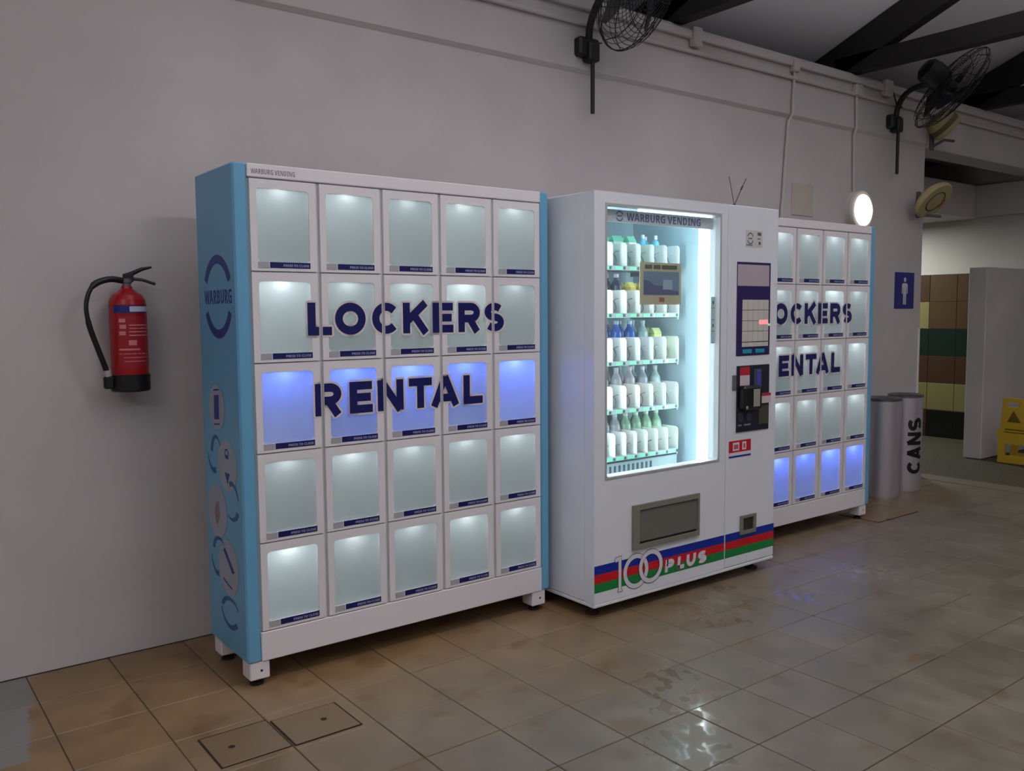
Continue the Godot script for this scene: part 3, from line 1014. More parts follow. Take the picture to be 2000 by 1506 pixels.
	for k in 4:
		part("sticker_line", bmesh(Vector3(0.82, 1.247 + k * 0.058, -0.0263), Vector3(0.847, 1.249 + k * 0.058, -0.0259)), inkm, stk)
		if k in [1, 3]:
			part("sticker_mark", bmesh(Vector3(0.83, 1.268 + k * 0.058, -0.0263), Vector3(0.838, 1.284 + k * 0.058, -0.0259)), inkm, stk)
	# delivery flap
	var ol := mat("flap olive", c8(122, 122, 110), 0.5)
	var fr := MB.new()
	fr.frame(Rect2(0.238, 0.291, 0.467, 0.212), Rect2(0.28, 0.312, 0.412, 0.166), 0.006, 0.012, -0.002, 2)
	var ff := part("flap_frame", fr.mesh(), ol, door)
	part("flap", bmesh(Vector3(0.283, 0.322, 0.0), Vector3(0.689, 0.474, 0.004), 0.002), mat("flap panel", c8(104, 106, 98), 0.45), ff)
	part("flap_gap", bmesh(Vector3(0.28, 0.312, 0.0), Vector3(0.692, 0.322, 0.001)), mat("gap black", c8(14, 14, 14), 0.8), ff)
	# coin return
	var cr := MB.new()
	cr.frame(Rect2(1.033, 0.236, 0.127, 0.1), Rect2(1.052, 0.254, 0.089, 0.068), 0.004, 0.01, -0.002, 2)
	var cf := part("coin_return", cr.mesh(), ol, rd)
	part("return_flap", bmesh(Vector3(1.052, 0.254, 0.0), Vector3(1.141, 0.322, 0.002)), mat("return dark", c8(44, 46, 42), 0.5), cf)
	# stripes along the foot of both doors
	var bands := [[0.213, 0.2545, mat("stripe blue", c8(0, 40, 150), 0.4)], [0.171, 0.213, mat("stripe red", c8(196, 16, 30), 0.4)], [0.129, 0.171, mat("stripe green", c8(0, 128, 58), 0.4)]]
	for b in bands:
		part("stripe", bmesh(Vector3(0.001, b[0], -0.0002), Vector3(0.908, b[1], 0.0008)), b[2], door)
		part("stripe", bmesh(Vector3(0.918, b[0], -0.0002), Vector3(W - 0.001, b[1], 0.0008)), b[2], rd)
	brand_print(door)
	# maker's notice with logo, high on the control door
	var q := part("maker_notice", bmesh(Vector3(1.05, 1.734, -0.0002), Vector3(1.187, 1.82, 0.0006)), mat("notice pale", c8(196, 198, 194), 0.5), rd)
	var qm := MB.new()
	ring_mesh(qm, 1.087, 1.778, 0.026, 0.03, 0.006, 0.0009, 20, 160, 14)
	ring_mesh(qm, 1.087, 1.778, 0.026, 0.03, 0.006, 0.0009, 200, 340, 14)
	qm.poly(PackedVector2Array([Vector2(1.071, 1.775), Vector2(1.103, 1.775), Vector2(1.103, 1.781), Vector2(1.071, 1.781)]), Transform3D(Basis(), Vector3(0, 0, 0.0009)))
	part("notice_logo", qm.mesh(), mat("logo slate", c8(84, 90, 104), 0.5), q)
	for k in [[1.145, 1.795, 0.03, 0.016], [1.145, 1.776, 0.024, 0.005], [1.155, 1.748, 0.016, 0.016], [1.055, 1.742, 0.05, 0.005]]:
		part("notice_print", bmesh(Vector3(k[0], k[1], 0.0004), Vector3(k[0] + k[2], k[1] + k[3], 0.001)), mat("logo slate", c8(84, 90, 104), 0.5), q)
	# selection panel
	var sp := part("selection_panel", bmesh(Vector3(0.983, 1.176, -0.001), Vector3(1.258, 1.657, 0.004), 0.002), mat("panel indigo", c8(40, 26, 88), 0.4), rd)
	part("message_window", bmesh(Vector3(0.985, 1.535, 0.003), Vector3(1.243, 1.644, 0.0055)), mat("message mauve", c8(176, 164, 174), 0.5), sp)
	var key := bmesh(Vector3(0.0005, 0.0005, 0.003), Vector3(0.0415, 0.0533, 0.0075), 0.0015)
	var keym := mat("key ivory", c8(196, 194, 184), 0.5)
	for r in 5:
		for c in 5:
			var hgt := 1.0 if r > 0 else 0.42
			part("key", key, keym, sp, Transform3D(Basis.from_scale(Vector3(1.02, hgt, 1)), Vector3(1.024 + c * 0.0436, (1.247 + (r - 1) * 0.0545 if r > 0 else 1.2215), 0)))
	part("digit_display", bmesh(Vector3(1.16, 1.336, 0.0076), Vector3(1.236, 1.36, 0.0082)), glow("led red", Color(1.0, 0.1, 0.14), 0.7), sp)
	part("display_spark", bmesh(Vector3(1.232, 1.328, 0.0076), Vector3(1.254, 1.34, 0.0082)), glow("led green", Color(0.1, 0.9, 0.3), 0.4), sp)
	for k in [1.03, 1.135]:
		part("teal_button", bmesh(Vector3(k, 1.187, 0.004), Vector3(k + 0.075, 1.209, 0.008), 0.003), mat("button teal", c8(24, 150, 182), 0.4), sp)
	# payment panel
	var pp := part("payment_panel", bmesh(Vector3(0.99, 0.78, -0.001), Vector3(1.258, 1.125, 0.006), 0.002), dark, rd)
	var note := part("pay_notice", bmesh(Vector3(1.012, 1.022, 0.005), Vector3(1.09, 1.118, 0.0068)), mat("notice white", c8(204, 190, 196), 0.5), pp)
	part("notice_head", bmesh(Vector3(1.012, 1.075, 0.0064), Vector3(1.09, 1.118, 0.0072)), mat("notice red", c8(186, 32, 56), 0.5), note)
	part("note_slot", bmesh(Vector3(1.148, 0.988, 0.005), Vector3(1.178, 1.096, 0.012), 0.003), mat("slot violet", c8(74, 70, 176), 0.4), pp)
	part("note_bezel", bmesh(Vector3(1.126, 0.98, 0.005), Vector3(1.19, 1.104, 0.009), 0.003), mat("bezel steel", c8(76, 82, 100), 0.4, 0.3), pp)
	var reader := part("card_reader", bmesh(Vector3(1.0, 0.895, 0.004), Vector3(1.148, 1.022, 0.05), 0.012), mat("reader black", c8(12, 12, 16), 0.35), pp)
	part("reader_card", bmesh(Vector3(1.068, 0.913, 0.0498), Vector3(1.122, 1.004, 0.0515), 0.001), mat("card grey", c8(150, 148, 140), 0.5), reader)
	part("reader_mark", bmesh(Vector3(1.01, 0.905, 0.0498), Vector3(1.024, 0.92, 0.0512)), mat("card grey", c8(150, 148, 140), 0.5), reader)
	var lab := part("price_label", bmesh(Vector3(1.152, 0.92, 0.005), Vector3(1.268, 0.972, 0.009)), mat("notice white", c8(204, 190, 196), 0.5), pp)
	part("label_head", bmesh(Vector3(1.152, 0.958, 0.0086), Vector3(1.268, 0.972, 0.0096)), mat("notice red", c8(186, 32, 56), 0.5), lab)
	for x in [1.022, 1.09]:
		var dm := MB.new()
		dm.poly(disc(x, 0.858, 0.022, 0.026, 24), Transform3D(Basis(), Vector3(0, 0, 0.0075)), 0.003)
		part("coin_disc", dm.mesh(), mat("coin grey", c8(58, 64, 76), 0.4), pp)
	for w in [[1.0, 1.03], [1.05, 1.105]]:
		part("coin_print", bmesh(Vector3(w[0], 0.812, 0.0055), Vector3(w[1], 0.82, 0.0066)), mat("print steel", c8(120, 128, 146), 0.5), pp)
	part("olive_plate", bmesh(Vector3(1.17, 0.81, 0.005), Vector3(1.25, 0.908, 0.0072)), mat("plate olive", c8(74, 72, 60), 0.45), pp)
	part("lock_plate", bmesh(Vector3(0.955, 1.0, -0.001), Vector3(0.986, 1.08, 0.006), 0.003), mat("lock steel", c8(128, 132, 138), 0.35, 0.5), rd)
	# red sticker with two white boxes
	var rs := part("red_sticker", bmesh(Vector3(0.937, 0.651, -0.0002), Vector3(1.116, 0.738, 0.0008)), mat("sticker red", c8(190, 22, 38), 0.5), rd)
	part("sticker_foot", bmesh(Vector3(0.937, 0.651, 0.0004), Vector3(1.116, 0.677, 0.0012)), mat("sticker white", c8(214, 210, 214), 0.5), rs)
	part("sticker_rule", bmesh(Vector3(0.937, 0.651, 0.0008), Vector3(1.116, 0.66, 0.0016)), mat("stripe blue", c8(0, 40, 150), 0.4), rs)
	for b in [[0.968, 0.026 * 2], [1.045, 0.032]]:
		part("sticker_box", bmesh(Vector3(b[0], 0.686, 0.0006), Vector3(b[0] + b[1], 0.728, 0.0014)), mat("sticker white", c8(214, 210, 214), 0.5), rs)
		part("sticker_print", bmesh(Vector3(b[0] + 0.008, 0.694, 0.0012), Vector3(b[0] + b[1] - 0.008, 0.718, 0.0018)), mat("sticker print", c8(180, 90, 96), 0.5), rs)
	# aerial on top: two thin rods in a V
	var am := MB.new()
	am.tube([Vector3(1.08, 1.938, -0.1), Vector3(1.08, 1.962, -0.1)], 0.008, 8)
	am.tube([Vector3(1.08, 1.955, -0.1), Vector3(1.036, 2.1, -0.1)], 0.0018, 6)
	am.tube([Vector3(1.08, 1.955, -0.1), Vector3(1.14, 2.05, -0.1), Vector3(1.175, 2.1, -0.1)], 0.002, 6)
	am.tube([Vector3(1.134, 2.04, -0.1), Vector3(1.146, 2.06, -0.1)], 0.0045, 6)
	part("aerial", am.mesh(), mat("aerial dark", c8(44, 42, 42), 0.5), t)
	stock(at, levels)


func coil(r: float, length: float) -> ArrayMesh:
	var m := MB.new()
	var pts := []
	var turns := 4.5
	var n := int(turns * 14)
	for i in n + 1:
		var a := TAU * turns * i / n + PI / 2
		pts.append(Vector3(cos(a) * r, sin(a) * r, -length * i / n))
	m.tube(pts, 0.0022, 5)
	return m.mesh()


func brand_print(door: Node3D) -> void:
	var pale := mat("brand silver", c8(214, 212, 220), 0.35)
	var ink := mat("brand ink", c8(30, 40, 66), 0.5)
	# the figure one, with a flag and a foot
	var one := PackedVector2Array([Vector2(0.128, 0.262), Vector2(0.134, 0.272), Vector2(0.17, 0.276), Vector2(0.17, 0.12), Vector2(0.178, 0.108), Vector2(0.148, 0.108), Vector2(0.152, 0.12), Vector2(0.152, 0.255), Vector2(0.134, 0.25)])
	var m := MB.new()
	for q in Geometry2D.offset_polygon(one, 0.0025):
		m.poly(q, Transform3D(Basis(), Vector3(0, 0, 0.0014)))
	part("figure_edge", m.mesh(), ink, door)
	m = MB.new()
	m.poly(one, Transform3D(Basis(), Vector3(0, 0, 0.0018)))
	part("figure_one", m.mesh(), pale, door)
	var k := 0
	for c in [[0.266, 0.187, 0.083, 0.083], [0.366, 0.193, 0.081, 0.081]]:
		m = MB.new()
		ring_mesh(m, c[0], c[1], c[2] + 0.0025, c[3] + 0.0025, 0.027, 0.0016 + k * 0.001)
		part("figure_edge", m.mesh(), ink, door)
		m = MB.new()
		ring_mesh(m, c[0], c[1], c[2], c[3], 0.022, 0.002 + k * 0.001)
		part("figure_nought", m.mesh(), pale, door)
		k += 1
	var i := 0
	for s in [["P", 0.464, 0.064], ["L", 0.552, 0.05], ["U", 0.617, 0.068], ["S", 0.702, 0.066]]:
		for layer in 2:
			m = MB.new()
			for q in letter_polys(s[0], Vector2.ZERO, s[2], 0.062, 0.0195, 0.0195 if layer else 0.026, Geometry2D.END_ROUND if layer == 0 else Geometry2D.END_BUTT):
				if not Geometry2D.is_polygon_clockwise(q):
					m.poly(q, Transform3D(Basis(Vector3.RIGHT, Vector3(0.1, 1, 0), Vector3.BACK), Vector3(s[1], 0.14, 0.0014 + 0.0005 * layer)))
			part("brand_letter" if layer else "letter_edge", m.mesh(), pale if layer else mat("brand edge", c8(176, 60, 80), 0.5), door)
		i += 1


func bottle_proto(kind: String) -> Node3D:
	var n := Node3D.new()
	var spec: Array = {
		"green carton": [c8(214, 236, 224), c8(40, 170, 120), c8(120, 214, 176)],
		"sky pouch": [c8(120, 210, 245), c8(40, 150, 215), c8(230, 244, 250)],
		"dark bottle": [c8(42, 58, 92), c8(30, 40, 110), c8(206, 214, 226)],
		"yellow carton": [c8(214, 190, 90), c8(110, 78, 60), c8(232, 220, 130)],
		"grey carton": [c8(150, 160, 166), c8(110, 122, 126), c8(200, 206, 210)],
		"blue bottle": [c8(16, 92, 190), c8(8, 70, 165), c8(170, 200, 220)],
		"pale bottle": [c8(150, 176, 180), c8(190, 208, 208), c8(170, 190, 196)],
		"lime carton": [c8(190, 206, 120), c8(160, 190, 90), c8(206, 218, 160)],
		"clear bottle": [c8(150, 162, 176), c8(120, 136, 156), c8(196, 206, 216)],
		"pink bottle": [c8(176, 176, 186), c8(232, 92, 116), c8(190, 196, 204)],
		"jade bottle": [c8(150, 188, 164), c8(176, 206, 180), c8(196, 220, 200)]}[kind]
	var bm := mat(kind + " body", spec[0], 0.25)
	var lm := mat(kind + " wrap", spec[1], 0.4)
	var cm := mat(kind + " cap", spec[2], 0.35)
	var m := MB.new()
	if kind.ends_with("carton"):
		m.box(Vector3(-0.028, 0, -0.024), Vector3(0.028, 0.13, 0.024), 0.003)
		part("body", m.mesh(), bm, n)
		m = MB.new()
		m.poly(PackedVector2Array([Vector2(-0.024, 0.13), Vector2(0.024, 0.13), Vector2(0.004, 0.158), Vector2(-0.004, 0.158)]), Transform3D(Basis(Vector3(0, 0, 1), Vector3.UP, Vector3(-1, 0, 0)), Vector3(-0.027, 0, 0)), 0.054)
		part("gable_top", m.mesh(), cm, n)
		part("wrap", bmesh(Vector3(-0.0287, 0.02, -0.0247), Vector3(0.0287, 0.09, 0.0247), 0.002), lm, n)
	elif kind.ends_with("pouch"):
		m.lathe([Vector2(0, 0), Vector2(0.03, 0.002), Vector2(0.033, 0.03), Vector2(0.03, 0.1), Vector2(0.018, 0.14), Vector2(0.005, 0.155)], 14, Transform3D(Basis.from_scale(Vector3(1, 1, 0.7)), Vector3.ZERO))
		part("body", m.mesh(), bm, n)
		m = MB.new()
		m.lathe([Vector2(0.0, 0.05), Vector2(0.0338, 0.05), Vector2(0.033, 0.09), Vector2(0, 0.09)], 14, Transform3D(Basis.from_scale(Vector3(1, 1, 0.72)), Vector3.ZERO))
		part("wrap", m.mesh(), lm, n)
		part("spout", bmesh(Vector3(-0.009, 0.15, -0.007), Vector3(0.009, 0.172, 0.007), 0.003), cm, n)
	else:
		m.lathe([Vector2(0, 0), Vector2(0.026, 0), Vector2(0.031, 0.008), Vector2(0.031, 0.118), Vector2(0.028, 0.14), Vector2(0.013, 0.168), Vector2(0.0115, 0.185)], 18)
		part("body", m.mesh(), bm, n)
		m = MB.new()
		m.lathe([Vector2(0.0312, 0.05), Vector2(0.0318, 0.052), Vector2(0.0318, 0.108), Vector2(0.0312, 0.11)], 18)
		part("wrap", m.mesh(), lm, n)
		m = MB.new()
		m.lathe([Vector2(0.0135, 0.18), Vector2(0.014, 0.196), Vector2(0.012, 0.199), Vector2(0, 0.199)], 14)
		part("cap", m.mesh(), cm, n)
	return n


func stock(at: Vector3, levels: Array) -> void:
	var plan := [
		["green carton", "green carton", "green carton", "green carton", "sky pouch", "sky pouch"],
		["dark bottle", "dark bottle", "dark bottle", "yellow carton", "yellow carton", "grey carton"],
		["blue bottle", "blue bottle", "blue bottle", "blue bottle", "pale bottle", "lime carton"],
		["clear bottle", "clear bottle", "pink bottle", "pink bottle", "clear bottle", "pale bottle"],
		["clear bottle", "clear bottle", "pink bottle", "jade bottle", "jade bottle", "jade bottle", "jade bottle"]]
	var shelf := ["top", "second", "third", "fourth", "lowest"]
	var words := {"green carton": "white and green drink carton", "sky pouch": "sky blue drink pouch", "dark bottle": "dark blue drink bottle with white cap", "yellow carton": "yellow and brown drink carton", "grey carton": "grey drink carton", "blue bottle": "bright blue drink bottle", "pale bottle": "pale grey drink bottle", "lime carton": "lime yellow drink carton", "clear bottle": "greyish clear drink bottle", "pink bottle": "clear drink bottle with pink wrap", "jade bottle": "pale green drink bottle"}
	var protos := {}
	for r in 5:
		var cols := 10 if r == 4 else 8
		var p := 0.76 / cols
		var row: Array = plan[r]
		for k in row.size():
			var c := cols - row.size() + k
			for d in 2:
				var kind: String = row[k]
				if not protos.has(kind):
					protos[kind] = bottle_proto(kind)
				var b: Node3D = (protos[kind] as Node3D).duplicate()
				var cat := "carton" if kind.ends_with("carton") else "pouch" if kind.ends_with("pouch") else "bottle"
				b.name = numbered("drink_" + cat)
				add_child(b)
				b.position = at + Vector3(0.06 + (c + 0.5) * p, levels[r] + 0.0225, -0.365 - d * 0.075)
				b.rotation.y = 0.3 * sin(k * 2.1 + r)
				var fromright := row.size() - 1 - k
				var place: String = "rightmost" if fromright == 0 else ORD[fromright] + " from the right"
				tag(b, "%s, %s, %s row of %s shelf" % [words[kind], place, "front" if d == 0 else "rear", shelf[r]], cat, "drinks on the vending machine shelves")
	for k in protos:
		protos[k].free()


# ---------------------------------------------------------------- extinguisher
func build_extinguisher() -> void:
	var at := Vector3(0.905, 1.105, 0.088)
	var t := thing("fire_extinguisher", "red fire extinguisher with black hose and base, hung on the white wall", "fire extinguisher", at)
	var red := mat("extinguisher red", c8(158, 10, 18), 0.32)
	var blk := mat("extinguisher black", c8(14, 14, 18), 0.45)
	var m := MB.new()
	m.lathe([Vector2(0.07, 0.055), Vector2(0.0705, 0.345), Vector2(0.067, 0.365), Vector2(0.056, 0.383), Vector2(0.034, 0.398), Vector2(0.022, 0.408), Vector2(0.02, 0.418)], 36)
	part("body", m.mesh(), red, t)
	m = MB.new()
	m.lathe([Vector2(0, 0), Vector2(0.07, 0), Vector2(0.0745, 0.006), Vector2(0.0745, 0.066), Vector2(0.0705, 0.068)], 36)
	part("base_boot", m.mesh(), blk, t)
	# wrapped labels, on the side that faces into the hall
	part("band_label", curved(0.0712, 0.312, 0.342, -60, 70), mat("band navy", c8(30, 40, 120), 0.4), t)
	part("band_name", curved(0.0716, 0.317, 0.338, -8, 68), mat("band white", c8(196, 200, 216), 0.4), t)
	var pr := part("print_label", curved(0.0711, 0.095, 0.30, -50, 68), mat("label rose", c8(156, 26, 38), 0.4), t)
	var tx := mat("print pink", c8(212, 128, 132), 0.5)
	for b in [[0.275, 0.29, -42, -22], [0.25, 0.266, -40, -20], [0.225, 0.24, -42, -22], [0.262, 0.266, -12, 60], [0.25, 0.253, -12, 60], [0.236, 0.24, -12, 52], [0.222, 0.226, -12, 60], [0.185, 0.205, -14, 10], [0.165, 0.172, -44, 20], [0.15, 0.153, -44, 50], [0.135, 0.138, -30, 56], [0.12, 0.123, -30, 40]]:
		part("print_line", curved(0.0716, b[0], b[1], b[2], b[3], 6), tx, pr)
	# valve, levers
	m = MB.new()
	m.lathe([Vector2(0.017, 0.415), Vector2(0.017, 0.43), Vector2(0.022, 0.432), Vector2(0.022, 0.446), Vector2(0.014, 0.45), Vector2(0, 0.45)], 16)
	part("valve", m.mesh(), mat("valve steel", c8(120, 118, 116), 0.35, 0.6), t)
	m = MB.new()
	m.box(Vector3(-0.012, 0.436, -0.012), Vector3(0.026, 0.468, 0.012), 0.003)
	part("valve_head", m.mesh(), blk, t)
	m = MB.new()
	m.tube([Vector3(-0.008, 0.458, 0), Vector3(0.02, 0.468, 0), Vector3(0.06, 0.487, 0), Vector3(0.098, 0.496, 0)], [0.009, 0.009, 0.0075, 0.004], 8)
	part("lever", m.mesh(), blk, t)
	m = MB.new()
	m.tube([Vector3(0.02, 0.448, 0), Vector3(0.06, 0.445, 0), Vector3(0.11, 0.428, 0)], [0.007, 0.0065, 0.006], 8)
	part("carry_handle", m.mesh(), mat("handle grey", c8(70, 68, 70), 0.4, 0.4), t)
	m = MB.new()
	var pts := []
	var raw := [Vector3(-0.016, 0.44, 0.005), Vector3(-0.07, 0.444, 0.02), Vector3(-0.13, 0.418, 0.03), Vector3(-0.158, 0.35, 0.035), Vector3(-0.152, 0.27, 0.035), Vector3(-0.125, 0.18, 0.03), Vector3(-0.1, 0.105, 0.025), Vector3(-0.092, 0.075, 0.022)]
	var cv := Curve3D.new()
	cv.bake_interval = 0.005
	for i in raw.size():
		var tg: Vector3 = (raw[mini(i + 1, raw.size() - 1)] - raw[maxi(i - 1, 0)]) / 6.0
		cv.add_point(raw[i], -tg, tg)
	var rad := []
	for i in 33:
		pts.append(cv.sample_baked(cv.get_baked_length() * i / 32.0))
		rad.append(0.0125 if i < 9 else 0.0085 if i < 18 else 0.0105)
	m.tube(pts, rad, 10)
	part("hose", m.mesh(), blk, t)
	m = MB.new()
	m.tube([Vector3(-0.093, 0.088, 0.022), Vector3(-0.088, 0.064, 0.02)], 0.0145, 12)
	part("hose_collar", m.mesh(), mat("collar pale", c8(178, 172, 178), 0.5), t)
	m = MB.new()
	m.box(Vector3(-0.105, 0.014, 0.005), Vector3(-0.068, 0.064, 0.035), 0.006)
	part("nozzle_holder", m.mesh(), blk, t)
	m = MB.new()
	m.box(Vector3(-0.03, 0.2, -0.088), Vector3(0.03, 0.38, -0.078), 0.002)
	m.box(Vector3(-0.012, 0.33, -0.08), Vector3(0.012, 0.36, -0.06), 0.002)
	part("wall_hook", m.mesh(), mat("valve steel", c8(120, 118, 116), 0.35, 0.6), t)


# a strip of a cylinder round y; angles in degrees from +z towards +x
func curved(r: float, y0: float, y1: float, a0: float, a1: float, n := 14) -> ArrayMesh:
	var m := MB.new()
	for i in n:
		var a := deg_to_rad(lerpf(a0, a1, float(i) / n))
		var b := deg_to_rad(lerpf(a0, a1, float(i + 1) / n))
		var p := Vector3(sin(a), 0, cos(a))
		var q := Vector3(sin(b), 0, cos(b))
		m.squad(p * r + Vector3(0, y0, 0), q * r + Vector3(0, y0, 0), q * r + Vector3(0, y1, 0), p * r + Vector3(0, y1, 0), p, q, q, p)
	return m.mesh()


# ---------------------------------------------------------------- fans
func build_fans() -> void:
	fan("black wall fan with wire cage, nearer one above the vending machine", Vector3(3.415, 2.885, 0.0), Vector3(3.371, 3.096, 0.5), Vector3(0.32, -0.471, 0.82),
		[Vector3(3.415, 2.93, 0.06), Vector3(3.405, 3.01, 0.085), Vector3(3.385, 3.085, 0.16), Vector3(3.35, 3.115, 0.26), Vector3(3.325, 3.12, 0.35)], 0.36)
	fan("black wall fan with wire cage, farther one beside the doorway", Vector3(6.665, 2.875, 0.0), Vector3(6.642, 3.045, 0.5), Vector3(0.655, -0.589, 0.473),
		[Vector3(6.665, 2.92, 0.06), Vector3(6.665, 3.0, 0.08), Vector3(6.65, 3.07, 0.14), Vector3(6.6, 3.095, 0.25), Vector3(6.545, 3.085, 0.38)], 0.4)


func fan(label: String, at: Vector3, centre: Vector3, n: Vector3, arm: Array, drop: float) -> void:
	var t := thing("wall_fan", label, "fan", at, "black fans on the wall")
	var blk := mat("fan black", c8(17, 19, 20), 0.5)
	var wire := mat("fan wire", c8(30, 30, 34), 0.35, 0.4)
	n = n.normalized()
	var R := 0.342
	var m := MB.new()
	m.box(Vector3(-0.075, -0.05, 0.0), Vector3(0.075, 0.055, 0.075), 0.012)
	m.box(Vector3(-0.02, -0.075, 0.02), Vector3(0.06, 0.03, 0.095), 0.01)
	part("wall_bracket", m.mesh(), blk, t)
	m = MB.new()
	m.tube([Vector3(0.02, -0.06, 0.07), Vector3(0.02, -drop, 0.07)], 0.0125, 10)
	part("rod", m.mesh(), blk, t)
	m = MB.new()
	m.tube([Vector3(0.05, 0.03, 0.06), Vector3(0.09, 0.04, 0.07)], 0.004, 6)
	part("tilt_screw", m.mesh(), blk, t)
	m = MB.new()
	var cv := Curve3D.new()
	cv.bake_interval = 0.005
	for i in arm.size():
		var tg: Vector3 = (arm[mini(i + 1, arm.size() - 1)] - arm[maxi(i - 1, 0)]) / 6.0
		cv.add_point(arm[i] - at, -tg, tg)
	var pts := []
	for i in 21:
		pts.append(cv.sample_baked(cv.get_baked_length() * i / 20.0))
	m.tube(pts, 0.021, 10)
	part("arm", m.mesh(), blk, t)
	# the head, its axis along n
	var b := facing(n)
	var up := Basis(b.x, n, b.x.cross(n))
	var head := Transform3D(up, centre - at)
	m = MB.new()
	m.lathe([Vector2(0, -0.27), Vector2(0.055, -0.265), Vector2(0.088, -0.235), Vector2(0.098, -0.17), Vector2(0.09, -0.1), Vector2(0.06, -0.055), Vector2(0.0, -0.05)], 24, head)
	part("motor", m.mesh(), blk, t)
	m = MB.new()
	m.lathe([Vector2(0, -0.05), Vector2(0.05, -0.045), Vector2(0.055, 0.0), Vector2(0.03, 0.03), Vector2(0, 0.035)], 20, head)
	var hub := part("hub", m.mesh(), blk, t)
	for k in 3:
		m = MB.new()
		var steps := 8
		var rows := []
		for i in steps + 1:
			var r := lerpf(0.05, 0.3, float(i) / steps)
			var half := lerpf(0.16, 0.42, sin(PI * 0.5 * minf(1.0, i / 5.0))) * (1.0 if i < steps else 0.75)
			var a := TAU * k / 3.0 + 0.35 * float(i) / steps
			rows.append([head * Vector3(cos(a - half) * r, -0.03, sin(a - half) * r), head * Vector3(cos(a + half) * r, 0.025, sin(a + half) * r)])
		for i in steps:
			var nn: Vector3 = (rows[i + 1][0] - rows[i][0]).cross(rows[i][1] - rows[i][0]).normalized()
			m.quad(rows[i][0], rows[i + 1][0], rows[i + 1][1], rows[i][1], nn)
			var o := nn * -0.0025
			m.quad(rows[i][0] + o, rows[i + 1][0] + o, rows[i + 1][1] + o, rows[i][1] + o, -nn)
			m.quad(rows[i][0], rows[i + 1][0], rows[i + 1][0] + o, rows[i][0] + o, (rows[i][0] - rows[i][1]).normalized())
			m.quad(rows[i][1], rows[i + 1][1], rows[i + 1][1] + o, rows[i][1] + o, (rows[i][1] - rows[i][0]).normalized())
		part("blade", m.mesh(), mat("blade grey", c8(44, 46, 52), 0.4), hub)
	for s in [1.0, -1.0]:
		m = MB.new()
		var d := 0.085
		for k in 10:
			var a := TAU * k / 10.0
			var p := []
			for i in 7:
				var f := float(i) / 6.0
				var r := lerpf(0.06, R, f)
				var y: float = s * d * sqrt(maxf(0.0, 1.0 - pow(f, 3.0)))
				p.append(head * Vector3(cos(a) * r, y, sin(a) * r))
			m.tube(p, 0.0026, 4, false)
		for w in 13:
			var f := w / 12.0
			var q := [lerpf(0.06, R, f), maxf(0.006, d * sqrt(maxf(0.0, 1.0 - pow(f, 3.0)))), 0.0036 if w == 12 else 0.0019]
			var p := []
			for i in 41:
				var a := TAU * i / 40.0
				p.append(head * Vector3(cos(a) * q[0], s * q[1], sin(a) * q[0]))
			m.tube(p, q[2], 4, false)
		if s > 0:
			m.lathe([Vector2(0.062, d), Vector2(0.05, d + 0.008), Vector2(0, d + 0.01)], 20, head)
		part("front_guard" if s > 0 else "rear_guard", m.mesh(), wire, t).set_meta("kind", "stuff")


